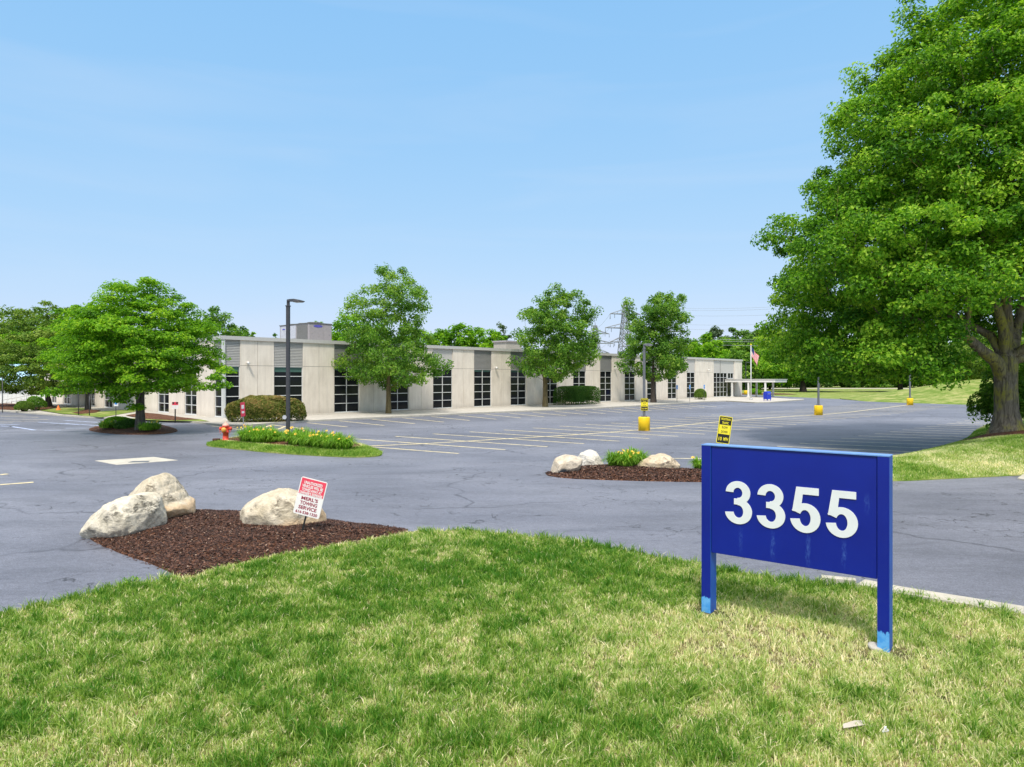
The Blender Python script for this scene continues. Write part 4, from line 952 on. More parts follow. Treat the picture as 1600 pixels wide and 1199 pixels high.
c = mixc(t, ramp(t, mth(t, 'ADD', dn.outputs['Value'], mth(t, 'MULTIPLY', g, .12)), [(.22, 1.0), (.28, 0.0)]), c, (.045, .055, .065)); t.links.new(c, b_.inputs['Base Color']); b_.inputs['Roughness'].default_value = .85; bump(t, b_, g, .7, .03)
boulder([(205, 775), (216, 762), (228, 750), (240, 743), (249, 741.5), (257, 746), (266, 757), (274, 768), (283, 781), (292, 787), (297, 793), (299, 806), (290, 812), (285, 818), (272, 824), (250, 826), (225, 826), (208, 818), (203, 800)], 14.3, .75, 'tall peaked boulder with an orange foot behind the whitish boulder', M['stone_b'], 3, 'boulders on the near mulch bed')
boulder([(134, 832), (140, 819), (150, 806), (165, 793), (180, 784), (200, 777), (222, 771), (233, 773), (243, 779), (248, 792), (252, 806), (253, 820), (246, 829), (232, 836), (205, 841), (175, 842), (148, 840)], 13.1, .62, 'whitish boulder with dark stains at the left tip of the near mulch bed', M['stone_a'], 7, 'boulders on the near mulch bed')
boulder([(377, 829), (378, 812), (380, 799), (388, 787), (400, 778), (415, 771), (433, 767), (450, 767), (463, 771), (478, 778), (490, 788), (499, 798), (504, 808), (508, 823), (500, 830), (470, 833), (440, 836), (405, 838), (385, 834)], 13.9, .75, 'broad rounded boulder behind the towing notice', M['stone_b'], 12, 'boulders on the near mulch bed')
boulder([(898, 729), (900, 718), (904, 711), (913, 706), (924, 703.5), (931, 706), (936, 713), (940, 720), (944, 729), (938, 736), (920, 739), (903, 737)], 23.6, .6, 'smooth white boulder left of the daylilies on the drive island', M['stone_c'], 21, 'boulders on the drive island')
boulder([(861, 739), (864, 726), (869, 717), (878, 712.5), (890, 712), (903, 714), (910, 717), (908, 728), (904, 735), (890, 741), (878, 745), (866, 745)], 21.6, .5, 'tan boulder with a dark grey corner at the left tip of the drive island', M['stone_e'], 25, 'boulders on the drive island')
boulder([(992, 733), (1000, 724), (1013, 716.5), (1027, 712), (1041, 711), (1049, 716), (1058, 723), (1068, 730), (1060, 737), (1030, 741), (1008, 740)], 22.0, .6, 'low sloping boulder right of the daylilies on the drive island', M['stone_d'], 31, 'boulders on the drive island')
boulder([(436, 694), (438, 691), (443, 689.5), (448, 691), (449, 695), (443, 697)], 31.5, .2, 'small pale stone between the daylily clumps under the lamp post', M['stone_c'], 33, None)
# litter on the grass
mb = MB(); mb.add([(0, 0, 0), (.2, .02, .02), (.21, .07, .03), (.14, .09, .02), (.02, .05, .01)], [(0, 1, 2, 3, 4)]); o = mb.build('litter_scrap', M['cardboard']); q = G(1318, 1138, .07); o.location = q; sf = o.modifiers.new('thickness', 'SOLIDIFY'); sf.thickness = .004
tag(o, 'flat beige scrap lying in the grass below the blue sign', 'litter')
mb = MB(); rr = random.Random(4)
pts = [(rr.uniform(-.035, .035), rr.uniform(-.03, .03), rr.uniform(0, .06)) for _ in range(12)]
for k in range(10): mb.add([pts[k], pts[(k*3+1) % 12], pts[(k*5+2) % 12]], [(0, 1, 2)])
o = mb.build('litter_paper', M['litter']); o.location = G(1382, 1146, .06); sf = o.modifiers.new('thickness', 'SOLIDIFY'); sf.thickness = .002
tag(o, 'crumpled white paper in the grass right of the beige scrap', 'litter')

# ------------------------------------------------------------------ transmission towers and wires
def tower(loc, H, w, label, sc=1.0, yaw=.25):
    t = empty('transmission_tower', loc, label, 'pylon', 'steel transmission towers', yaw); mb = MB(); r = .18*sc
    def hw(z): return w/2*(1-z/H*.86) if z < H*.62 else w/2*(.467-.30*(z/H-.62)/.38*1.0)
    lv = [0, .12, .24, .36, .47, .56, .62, .69, .76, .83, .90, 1.0]
    C4 = lambda z: [Vector((sx*hw(z), sy*hw(z), z)) for sx, sy in ((-1, -1), (1, -1), (1, 1), (-1, 1))]
    for a, b in zip(lv, lv[1:]):
        A, B = C4(a*H), C4(b*H)
        for k in range(4):
            mb.tube([A[k], B[k]], r*1.3, 4, 0, False, False); mb.tube([A[k], B[(k+1) % 4]], r*.8, 4, 0, False, False); mb.tube([B[k], A[(k+1) % 4]], r*.8, 4, 0, False, False); mb.tube([B[k], B[(k+1) % 4]], r*.7, 4, 0, False, False)
    mb.tube([(0, 0, H), (0, 0, H*1.06)], r, 4); mb.build('mast', M['tower'], t)
    for z, L in ((.86*H, w*.95), (.69*H, w*1.25), (.52*H, w*.95)):
        for sx in (-1, 1):
            a = MB(); tip = Vector((sx*L, 0, z)); 
            for sy in (-1, 1): a.tube([(sx*hw(z), sy*hw(z), z), tip], r*1.1, 4, 0, False, False); a.tube([(sx*hw(z), sy*hw(z), z+.055*H), tip], r*.9, 4, 0, False, False)
            for f in (.3, .6): a.tube([(sx*L*f, -.3, z), (sx*L*f*.8, 0, z+.055*H*(1-f))], r*.6, 4, 0, False, False)
            a.tube([tip, tip-Vector((0, 0, .065*H))], r*.9, 5); a.tube([tip*.7+Vector((0, 0, z*.3)), tip*.7+Vector((0, 0, z*.3-.05*H))], r*.7, 5)
            a.build('cross_arm', M['tower'], t)
    return t
tw = [P(977, 340), P(1040, 300), P(930, 560)]
tower((tw[0].x, tw[0].y, 0), ZA(473, 340), 8.5, 'tall lattice transmission tower rising over the roof at the centre, between the two trees')
tower((tw[1].x, tw[1].y, 0), ZA(480, 300), 8.5, 'lattice transmission tower mostly hidden behind the double crowned tree')
tower((tw[2].x, tw[2].y, 0), ZA(509, 560), 13, 'small distant lattice transmission tower left of the tall one', 1.3)
def wire(A, B, sag, r=.06, name='power_line', lab='', grp='power lines'):
    A = Vector(A); B = Vector(B); pts = [A.lerp(B, k/16)-Vector((0, 0, sag*4*(k/16)*(1-k/16))) for k in range(17)]
    mb = MB(A); mb.tube(pts, r, 4, 0, False); o = mb.build(name, M['wire']); o.location = A
    return tag(o, lab, 'cable', grp)
for i, (y0, y1, nm) in enumerate(((482, 474.5, 'highest'), (485, 478, 'second highest'), (493, 488, 'third'), (507, 503, 'fourth'), (514, 512, 'lowest'))):
    A = P(1060, 300, ZA(y0, 300)); B = P(1330, 230, ZA(y1-4, 230)); wire(A, B, 1.0, .035, lab='faint power line in the sky right of the double crowned tree, %s of five' % nm)
for i, (dy, nm) in enumerate(((0, 'upper'), (3, 'middle'), (9, 'lower'))):
    wire(P(1085, 150, ZA(529.5+dy, 150)), P(1420, 150, ZA(526+dy, 150)), .5, .035, lab='%s utility wire crossing in front of the distant green trees' % nm, grp='utility wires')
for i, (ya, yb) in enumerate(((487, 515), (508, 531), (528, 545))): wire(P(953, 340, ZA(ya+4, 340)), P(921, 560, ZA(yb, 560)), 3, .06, lab='wire from the tall tower to the distant tower, %s arm' % ('top', 'middle', 'bottom')[i])

# ------------------------------------------------------------------ trees
def leaf_mesh(name, C, Nn, S, tint, mat, parent, rs, asp=.62, fold=.18):
    n = len(C); Nn = Nn/np.maximum(np.linalg.norm(Nn, axis=1, keepdims=True), 1e-6)
    r = rs.normal(size=(n, 3)); T = np.cross(Nn, r); T /= np.maximum(np.linalg.norm(T, axis=1, keepdims=True), 1e-6); B = np.cross(Nn, T)
    S = S[:, None]; V_ = np.empty((n, 4, 3))
    V_[:, 0] = C-T*S*.5; V_[:, 2] = C+T*S*.5
    V_[:, 1] = C+B*S*.5*asp+Nn*S*fold; V_[:, 3] = C-B*S*.5*asp+Nn*S*fold
    Fa = np.arange(n*4).reshape(n, 4)
    return fast_mesh(name, V_.reshape(-1, 3), Fa, mat, parent, False, tint)
def crown_pts(prof, n, rs, lob, squash, bias=.4):
    zs = np.array([p[0] for p in prof]); rr = np.array([p[1] for p in prof]); ox = np.array([p[2] if len(p) > 2 else 0 for p in prof])
    zz = np.linspace(zs[0], zs[-1], 200); w = np.interp(zz, zs, rr)**1.3+.05; w /= w.sum(); cdf = np.cumsum(w)
    K = n*5; z = np.interp(rs.rand(K), cdf, zz); a = rs.rand(K)*2*PI
    L = 1+lob*(np.sin(3*a+z*1.1+rs.rand()*6)*.4+np.sin(5*a-z*1.7+rs.rand()*6)*.35+np.sin(2*a+z*2.6+rs.rand()*6)*.35)
    q = rs.rand(K)**bias; r = np.interp(z, zs, rr)*L*q
    Pn = np.stack([np.interp(z, zs, ox)+r*np.cos(a), r*np.sin(a)*squash, z], 1)
    # thin to even spacing
    keep = [0]; 
    H = zs[-1]-zs[0]; vol = max(1e-3, np.trapz(rr**2*PI, zs)); d0 = .78*(vol/n)**(1/3)
    arr = np.empty((n, 3)); arr[0] = Pn[0]; c = 1
    for i in range(1, K):
        if c >= n: break
        d = ((arr[:c]-Pn[i])**2).sum(1).min()
        if d > (d0*(1-.5*i/K))**2: arr[c] = Pn[i]; c += 1
    return arr[:c], d0
def skeleton(targets, starts, rs, seg=.9, alpha=.35):
    """greedy branching; starts: list of (pos, parent_index); returns nodes, parents"""
    nodes = [np.array(p, float) for p, _ in starts]; par = [q for _, q in starts]; plen = [0.0]*len(nodes)
    for i in range(len(nodes)):
        if par[i] >= 0: plen[i] = plen[par[i]]+np.linalg.norm(nodes[i]-nodes[par[i]])
    c = nodes[-1]; root = nodes[0]
    order = np.argsort(np.linalg.norm(targets-(root+np.array([0, 0, 1.0])), axis=1)); leafnode = np.zeros(len(targets), int)
    NA = np.zeros((len(targets)*14+len(nodes)+50, 3)); PL = np.zeros(len(NA)); n = len(nodes); NA[:n] = nodes; PL[:n] = plen; st = 1 if n > 1 else 0
    for ti in order:
        t = targets[ti]; d = NA[:n]-t; dist = np.linalg.norm(d, axis=1); cost = dist*(1+.5*np.clip(d[:, 2]/(dist+.01), 0, 1))+alpha*PL[:n]
        if n > 2: cost[:st] += 100
        j = int(np.argmin(cost)); L = dist[j]; k = max(1, int(L/seg)); p0 = NA[j].copy(); prev = j; k = min(k, 8)
        for s in range(1, k+1):
            f = s/k; q = p0*(1-f)+t*f+(rs.normal(size=3)*.10*L/k*(f < 1)); q[2] += math.sin(f*PI)*L*.06
            NA[n] = q; PL[n] = PL[prev]+L/k; par.append(prev); prev = n; n += 1
            if n >= len(NA)-2: break
        leafnode[ti] = prev
    return NA[:n], par
def branches(name, NA, par, r_tip, r_max, mat, parent, exp=2.3, nst=0, rfix=None):
    n = len(NA); w = np.zeros(n); ch = [[] for _ in range(n)]
    for i in range(n):
        if par[i] >= 0: ch[par[i]].append(i)
    for i in range(n-1, -1, -1):
        if not ch[i]: w[i] = 1
        if par[i] >= 0: w[par[i]] += w[i]
    r = r_tip*w**(1/exp); 
    r = np.minimum(r, r_max)
    if rfix is not None:
        for i, v in rfix.items(): r[i] = v
    V_, Fa = [], []; b = 0
    # chains along the heaviest child
    used = set()
    def chain(start, first):
        c = [first, start]; cur = start
        while ch[cur]:
            nx_ = max(ch[cur], key=lambda k: w[k]); c.append(nx_); cur = nx_
        return c
    stack = [(0, None)]; chains = []
    roots = [i for i in range(n) if par[i] < 0]
    todo = []
    for rt in roots:
        cur = rt; c = [rt]
        while ch[cur]:
            nx_ = max(ch[cur], key=lambda k: w[k]); c.append(nx_); cur = nx_
        chains.append(c)
    seen = set(x for c in chains for x in c); qi = 0
    while qi < len(chains):
        for x in chains[qi]:
            for k in ch[x]:
                if k not in seen:
                    c = chain(k, x); chains.append(c); seen.update(c)
        qi += 1
    for ci, c in enumerate(chains):
        if len(c) < 2: continue
        m = 12 if r[c[1]] > .12 else (7 if r[c[1]] > .04 else 4)
        pts = NA[c]; rad = r[c].copy()
        if ci and par[c[1]] == c[0]: rad[0] = min(r[c[0]]*.85, rad[1]*1.25)
        rad[-1] *= .5
        T = np.gradient(pts, axis=0); T /= np.maximum(np.linalg.norm(T, axis=1, keepdims=True), 1e-6)
        ref = np.array([1, 0, 0]) if abs(T[0][0]) < .8 else np.array([0, 1, 0]); A = np.cross(T, ref); A /= np.maximum(np.linalg.norm(A, axis=1, keepdims=True), 1e-6); B = np.cross(T, A)
        an = np.arange(m)*2*PI/m
        ring = pts[:, None, :]+rad[:, None, None]*(A[:, None, :]*np.cos(an)[None, :, None]+B[:, None, :]*np.sin(an)[None, :, None])
        V_.append(ring.reshape(-1, 3)); L = len(c)
        i = np.arange(L-1)[:, None]*m; k = np.arange(m)[None, :]; k2 = (k+1) % m
        Fa.append(np.stack([i+k, i+k2, i+m+k2, i+m+k], -1).reshape(-1, 4)+b); b += L*m
    return fast_mesh(name, np.vstack(V_), np.vstack(Fa), mat, parent, True)
def tree(name, loc, label, prof, n_cl, n_leaf, ls, mat, bark, r_trunk, seed, group=None, lob=.16, squash=1.0, cr=None, flat=.6, starts=None, alpha=.3, flare=1.4, bias=.4, upn=.5, lean=(0, 0), rfix=None, twig=.010, cat='tree', extra=None, cut=None):
    rs = np.random.RandomState(seed); t = empty(name, loc, label, cat, group)
    Cc, d0 = crown_pts(prof, n_cl, rs, lob, squash, bias)
    if cut is not None: Cc = Cc[~cut(Cc)]
    if extra is not None: Cc = np.vstack([Cc, np.array(extra)])
    zb = prof[0][0]
    if starts is None:
        zt = prof[0][0]+.25*(prof[-1][0]-prof[0][0]); z0 = max(.8, zb*.9)
        starts = [((0, 0, -.2), -1), ((lean[0]*.3, lean[1]*.3, z0*.5), 0), ((lean[0]*.6, lean[1]*.6, z0), 1), ((lean[0], lean[1], zt), 2)]
    NA, par = skeleton(Cc, starts, rs, alpha=alpha)
    n = len(NA); rf = dict(rfix or {})
    if not rfix: rf = {0: r_trunk*flare, 1: r_trunk*1.02, 2: r_trunk*.95}
    branches('trunk', NA, par, twig, r_trunk*.8, bark, t, rfix=rf)
    # leaf clusters
    cr = cr or d0*.78; m = len(Cc); per = max(3, n_leaf//m)
    ci = np.repeat(np.arange(m), per); K = len(ci)
    csz = rs.uniform(.65, 1.3, m)[ci]
    d = rs.normal(size=(K, 3)); d /= np.linalg.norm(d, axis=1, keepdims=True); rad = rs.rand(K)**.5
    D = d*(rad*cr*csz)[:, None]; D[:, 2] *= flat
    # droop at rim of each cluster
    D[:, 2] -= .25*cr*(np.hypot(D[:, 0], D[:, 1])/cr)**2*(flat < .5)
    Pn = Cc[ci]+D
    axis = Cc-np.array([0, 0, (prof[0][0]+prof[-1][0])/2]); axis /= np.maximum(np.linalg.norm(axis, axis=1, keepdims=True), 1e-6)
    Nn = np.array([0, 0, upn])+d*.55+axis[ci]*.35+rs.normal(size=(K, 3))*.50
    tint = np.clip(.44+rs.normal(size=m)[ci]*.17+rs.normal(size=K)*.23+.12*(rad-.7), 0, 1)
    leaf_mesh('crown', Pn, Nn, ls*rs.uniform(.65, 1.25, K), tint, mat, t, rs)
    return t

# big maple on the right
mp = TREE_MAPLE
X0 = 0.0
prof = [(2.7, 7.4, -1.2), (4.0, 8.9, -.9), (5.6, 9.5, -.5), (7.6, 9.7, -.3), (9.9, 8.8, .1), (13, 7.7, .3), (14.9, 7.1, .4), (16.5, 6.2, .6), (18.5, 4.2, 1.0), (20.5, 3.0, 1.2), (22.3, 1.6, 1.3), (23.3, .4, 1.3)]
st = [((0, 0, -.3), -1), ((0, 0, .35), 0), ((-.02, 0, 1.0), 1), ((-.05, 0, 2.2), 2), ((-.05, 0, 3.2), 3),      # 0-4 trunk
      ((-.6, -.2, 3.15), 3), ((-1.5, -.6, 3.6), 5), ((-2.4, -.9, 4.2), 6), ((-3.6, -1.2, 4.4), 7), ((-5.2, -1.6, 5.0), 8), ((-2.35, -1.0, 5.4), 7), ((-2.6, -1.1, 6.6), 10),
      ((-.5, .3, 4.3), 4), ((-1.6, .9, 5.2), 12), ((-2.3, 1.3, 6.3), 13), ((-.3, -.2, 4.6), 4), ((-1.0, -.6, 6.0), 15), ((-1.5, -.8, 7.8), 16), ((-2.2, -1.0, 10.5), 17),
      ((.1, .1, 4.8), 4), ((.0, .2, 7.0), 19), ((.1, .2, 10), 20), ((.2, .1, 14), 21), ((.9, -.2, 3.4), 4), ((2.2, -.6, 4.6), 23), ((3.5, -1, 6.2), 24), ((.8, .4, 4.9), 4), ((1.5, .8, 7), 26), ((2.2, 1, 10), 27), ((.8, -1.0, 4.2), 4), ((1.2, -2.8, 5.8), 29), ((-.8, 2.4, 5.4), 12)]
rfx = {0: .88, 1: .60, 2: .46, 3: .44, 4: .46, 5: .28, 6: .23, 7: .19, 8: .12, 9: .08, 10: .12, 11: .10, 12: .18, 13: .12, 14: .10, 15: .20, 16: .16, 17: .14, 18: .10, 19: .22, 20: .19, 21: .15, 22: .10, 23: .22, 24: .18, 25: .13, 26: .17, 27: .15, 28: .11, 29: .16, 30: .12, 31: .11}
tm = tree('maple_tree', mp, 'huge maple with a thick mossy trunk on the mound at the right edge', prof, 1900, 400000, .170, M['maple'], M['bark_maple'], .38, 11, lob=.15, cr=.74, flat=.62, squash=.68, cut=lambda c: (c[:, 2] < 7.4-.35*np.abs(c[:, 0]+1)) & (c[:, 1] < 2.5) & (c[:, 0] > -4.2) & (c[:, 0] < 6) | (np.hypot(c[:, 0], c[:, 1]) < 5.6) & (c[:, 2] < 4.6) & (c[:, 0] > -3.4) | (c[:, 0] > -3) & (c[:, 1] < 0) & (c[:, 2] < 6.3), extra=[(-4.6, -1, 15.5), (-4.8, -1, 16.4), (-4.7, -1, 17.2), (-4.8, -.9, 18), (-4.7, -1, 18.8), (-4.65, -1, 19.4), (-4.3, -1, 17.6), (-5.1, -1, 15.8), (-5.9, -1, 14.6), (-5.6, -4.6, 2.5), (-6.5, -4.6, 2.9), (-7.4, -4.2, 3.2), (-5.7, -4.0, 3.0), (-6.8, -4.0, 3.4)], starts=st, rfix=rfx, bias=.36, alpha=.22, twig=.012)
# near locust on the left island
LC = dict(flat=.34, upn=.95, alpha=.25)
b = G(219, 671, .2)
tree('locust_tree', (b.x, b.y, .2), 'bright green spreading locust tree on the round mulch island in front of the left wall', [(2.1, 2.2, -.1), (2.8, 3.6, -.2), (3.7, 3.9, -.2), (5.2, 3.7, -.2), (6.6, 2.9, -.1), (7.6, 1.9, -.1), (8.35, .7, .1)], 250, 62000, .16, M['bright'], M['bark'], .22, 21, lob=.24, cr=.80, **LC, twig=.010,
     extra=[(4.6, -1, 2.9), (4.9, -.8, 2.5), (4.0, -.6, 2.4), (-4.6, -.4, 2.1), (.3, -1, 1.3), (-.4, -1.2, 1.7), (4.7, 0, 3.3)])
b = G(137, 644); tree('locust_tree', (b.x, b.y, Z1), 'green locust tree behind the near locust, on the lawn by the left facade', [(2.7, 2.0), (3.6, 3.0), (5, 3.4), (7, 3.3), (9, 2.2), (9.8, .6)], 140, 22000, .22, M['bright'], M['bark_dark'], .20, 22, flat=.4, upn=.9, lob=.15)
b = G(77, 637.5); tree('locust_tree', (b.x, b.y, Z1), 'dark green wide tree at the far left in front of the white annex', [(1.6, 4.4, -1.2), (3.0, 6.0, -.8), (5, 5.6, -.3), (7.5, 4.6, 0), (9.4, 3.2, .2), (10.8, .8, .4)], 240, 34000, .26, M['deep'], M['bark_dark'], .26, 23, flat=.45, upn=.8, lob=.18, lean=(-.4, 0))
# trees along the right facade
b = G(607, 648); tree('pear_tree', (b.x, b.y, Z1), 'tall upright tree with open crown in front of the facade, nearest of the three', [(2.3, 1.5, .2), (3.3, 3.7, .3), (4.6, 4.0, .1), (6.3, 3.1, -.3), (7.8, 3.1, -.1), (9.4, 3.4, .5), (10.6, 2.4, .7), (11.8, 1.2, .2), (12.9, .3, -.1)], 190, 30000, .20, M['mid'], M['bark_pear'], .20, 31, 'trees along the right facade', lob=.30, alpha=.15, flat=.75, bias=.5, extra=[(4.4, -.5, 3.6), (5.0, -.5, 4.0), (4.0, -.6, 3.3), (-4.2, 0, 4.2)])
b = G(852, 637.5); tree('pear_tree', (b.x, b.y, Z1), 'middle facade tree with twin tops beside the long clipped hedge', [(2.9, 1.6, 1.0), (4.2, 3.9, .6), (6, 4.0, 1.2), (8, 3.9, 1.2), (9.8, 3.7, 1.2), (11.2, 2.3, 1.6), (12.3, .8, 1.2)], 175, 26000, .25, M['mid'], M['bark_pear'], .24, 32, 'trees along the right facade', lob=.24, alpha=.15, flat=.75, bias=.5)
b = G(1021, 630.5); tree('pear_tree', (b.x, b.y, Z1), 'far facade tree with two ragged tops beside the yellow based lamp post', [(3.0, 1.8, .4), (4.4, 4.1, .4), (6.2, 4.0, .2), (8.4, 3.6, .2), (10.2, 3.5, .5), (12, 2.5, 1.3), (13.6, 1.1, 2.0)], 175, 25000, .28, M['mid'], M['bark_dark'], .30, 33, 'trees along the right facade', lob=.30, alpha=.15, flat=.8, bias=.5, extra=[(-3.2, 0, 12.2), (-3.0, 0, 11.4), (-2.7, .3, 10.6)])
# trees beyond
def ftree(px_, top, Y, r, label, mat='far', n=9000, seed=1, group='trees beyond the lot', zb=1.5, ls=None, z0=0, tr=.3, name='shade_tree', ncl=110):
    H = ZA(top, Y)-z0; pr = [(zb, r*.72), (zb+H*.12, r*.95), (H*.4, r), (H*.62, r*.9), (H*.8, r*.66), (H*.93, r*.35), (H, .3)]
    q = P(px_, Y); return tree(name, (q.x, q.y, z0), label, pr, ncl, n, ls or max(.3, Y*.0042), M[mat], M['bark_dark'], tr, seed, group, lob=.15, flat=.75, alpha=.3)
ftree(1255, 512, 160, 10.5, 'shade tree with a dark trunk on the lawn just right of the canopy', 'maple', 22000, 41, 'trees on the far lawn', 2.6, .62, tr=.65, ncl=220)
ftree(1407, 520, 158, 10.0, 'shade tree with a thin dark trunk on the far lawn under the maple foliage', 'maple', 20000, 42, 'trees on the far lawn', 2.4, .62, tr=.5, ncl=200)
ftree(1203, 520, 190, 7.5, 'bright green tree behind the flagpole', 'bright', 14000, 43, 'trees on the far lawn', 1.5, .7, ncl=150)
ftree(1500, 535, 125, 7.5, 'dark tree on the rising lawn left of the maple trunk', 'deep', 15000, 44, 'trees on the far lawn', 1.6, .5, 1.4, ncl=150)
ftree(1592, 500, 100, 7, 'dark tree on the rising lawn behind the maple trunk', 'deep', 15000, 45, 'trees on the far lawn', 1.2, .45, 2.2, ncl=150)
ftree(1103, 520.5, 150, 5.4, 'round bright green tree behind the far end of the roof', 'bright', 16000, 46, 'trees behind the building', 1.0, .5, ncl=160)
ftree(1076, 533, 140, 4.2, 'low bright tree at the roofline left of the round one', 'bright', 8000, 47, 'trees behind the building', 1.0, .5)
for i, (x, top, Y, r, lab, mat) in enumerate((
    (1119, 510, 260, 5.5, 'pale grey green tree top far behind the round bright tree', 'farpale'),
    (1152, 511, 240, 8.5, 'domed green tree far behind the flagpole, left one', 'far'),
    (1185, 517, 230, 7.5, 'domed green tree far behind the flagpole, right one', 'far'),
    (1140, 528, 200, 7.0, 'dark green tree filling the gap left of the flagpole', 'mid'),
    (1165, 536, 185, 6.0, 'dark low tree directly behind the flagpole', 'mid'),
    (1225, 520, 235, 10, 'far tree behind the canopy end', 'far'),
    (1290, 525, 240, 10, 'far tree beyond the field above the second yellow base', 'far'),
    (1345, 530, 235, 10, 'far tree beyond the field in the middle of the gap', 'mid'),
    (1395, 522, 240, 11, 'far tree beyond the field above the last yellow base', 'far'),
    (1455, 528, 230, 10, 'far tree beyond the field left of the rising lawn', 'mid'),
    (1520, 515, 235, 12, 'far tree behind the rising lawn', 'mid'),
    (1600, 510, 230, 12, 'far tree behind the big maple trunk', 'far'),
    (1680, 505, 230, 13, 'far tree beyond the right edge of the lot', 'far'))):
    ftree(x, top, Y, r, lab, mat, 9000, 60+i, 'far trees beyond the field', .6, None, 0, .4, ncl=100)
for i, (x, top, Y, r, lab, mat, n) in enumerate((
    (332, 480, 112, 5.2, 'tall dark green tree behind the corner of the roof', 'mid', 14000), (368, 507, 118, 3.6, 'small tree top over the corner of the roof', 'mid', 6000), (388, 516, 125, 2.8, 'lowest tree top over the roof right of the corner', 'mid', 5000),
    (432, 522, 120, 2.0, 'tiny tree top left of the large rooftop unit', 'mid', 3000), (497, 500, 105, 2.0, 'treetop peeking above the large rooftop unit', 'mid', 3000), (545, 489, 112, 5.4, 'bright green tree just right of the large rooftop unit', 'bright', 15000), (590, 505, 125, 5.5, 'green tree behind the nearest facade tree', 'bright', 9000),
    (650, 510, 130, 5.5, 'bright green tree behind the right side of the nearest facade tree', 'bright', 9000), (690, 516, 135, 4.5, 'bright green tree at the roofline, first of the row', 'bright', 9000), (718, 503.5, 135, 4.2, 'rounded bright tree at the roofline, highest of the row', 'bright', 10000), (745, 509, 138, 4.5, 'bright tree at the roofline, middle of the row', 'bright', 10000),
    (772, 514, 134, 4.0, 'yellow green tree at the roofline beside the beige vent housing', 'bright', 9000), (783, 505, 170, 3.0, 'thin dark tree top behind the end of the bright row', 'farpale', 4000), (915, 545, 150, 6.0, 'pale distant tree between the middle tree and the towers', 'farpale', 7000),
    (872, 545, 150, 6.0, 'green tree behind the middle facade tree', 'far', 7000))):
    ftree(x, top, Y, r, lab, mat, n, 80+i, 'trees behind the building', 1.0, None, 0, .3)
for i, (x, top, Y, r, lab, mat) in enumerate(((18, 479, 140, 7.5, 'dark tree top at the far left edge, highest there', 'deep'), (-30, 484, 130, 8, 'dark tree at the left edge of the view', 'deep'), (62, 487, 125, 6.5, 'olive green tree behind the dark left tree', 'mid'), (108, 492, 120, 6.0, 'green tree behind the gap between the left trees', 'bright'),
    (5, 512, 115, 5.5, 'bright green low tree at the left edge above the annex roof', 'bright'), (180, 478, 118, 6.5, 'green tree hidden behind the near locust, left side', 'mid'), (270, 478, 118, 7, 'green tree hidden behind the near locust, right side', 'mid'))):
    ftree(x, top, Y, r, lab, mat, 10000, 110+i, 'trees behind the left wing', 1.0, None, 0, .35)
# far-off wood on the horizon: one mass
rs = np.random.RandomState(5); K = 60000; xw = rs.uniform(-420, 620, K); hw_ = 9+7*fbm(xw, xw*0+3, .03, 2, 4)+2.5*fbm(xw, xw*0, .2, 2, 2)
yw = 330+25*fbm(xw, xw*0, .02, 7, 2)+rs.uniform(-9, 9, K); zw = hw_*rs.rand(K)**.6
Nn = np.stack([rs.normal(size=K)*.6, -.5+rs.normal(size=K)*.5, .7+rs.normal(size=K)*.4], 1)
tag(leaf_mesh('far_wood', np.stack([xw, yw, zw], 1), Nn, rs.uniform(.9, 1.9, K), np.clip(.4+.5*(fbm(xw, zw, .12, 4, 3)-.5)+rs.normal(size=K)*.12, 0, 1), M['far'], None, rs), 'far-off wood on the horizon', None, None, 'stuff')

# ------------------------------------------------------------------ shrubs
def shrub(name, loc, label, a, b, h, n, ls, mat, seed, yaw=0, pw=2.4, group=None, rag=.05, z0=.15, cat='shrub', tt=None, core=True):
    rs = np.random.RandomState(seed); t = empty(name, loc, label, cat, group)
    d = rs.normal(size=(n, 3)); d[:, 2] = np.abs(d[:, 2])*1.0-.25; d /= np.linalg.norm(d, axis=1, keepdims=True)
    den = (np.abs(d[:, 0]/a)**pw+np.abs(d[:, 1]/b)**pw+np.abs(d[:, 2]/(h*.62))**pw)**(1/pw)
    r = 1/den; lump = fbm(d[:, 0]*r+d[:, 2]*.7, d[:, 1]*r+d[:, 2]*r*.9, 1.6, seed, 3)-.5
    depth = rs.rand(n)**2*.16
    Pn = d*(r*(1-depth+lump*rag*4))[:, None]; Pn[:, 2] += h*.38; Pn[:, 2] = np.clip(Pn[:, 2], z0*.4, None)
    Nn = d*.9+np.array([0, 0, .35])+rs.normal(size=(n, 3))*.45
    tint = np.clip(.42+rs.normal(size=n)*.2+lump*.6+(0 if tt is None else tt(Pn)), 0, 1)
    yw_ = np.array([[math.cos(yaw), -math.sin(yaw)], [math.sin(yaw), math.cos(yaw)]]); Pn[:, :2] = Pn[:, :2]@yw_.T; Nn[:, :2] = Nn[:, :2]@yw_.T
    leaf_mesh('foliage', Pn, Nn, ls*rs.uniform(.6, 1.3, n), tint, M[mat], t, rs, .5)
    m = MB(); rr = random.Random(seed)
    for k in range(14):
        an = 2*PI*k/14; q = (a*.55*math.cos(an), b*.55*math.sin(an)); q = (q[0]*math.cos(yaw)-q[1]*math.sin(yaw), q[0]*math.sin(yaw)+q[1]*math.cos(yaw))
        m.tube([(q[0]*.4, q[1]*.4, -.1), (q[0]*.8, q[1]*.8, h*.35), (q[0]*1.2, q[1]*1.2, h*.65)], [.035, .025, .01], 5)
    m.build('stems', M['bark_dark'], t)
    return t
ya = math.atan2(U.y, U.x)
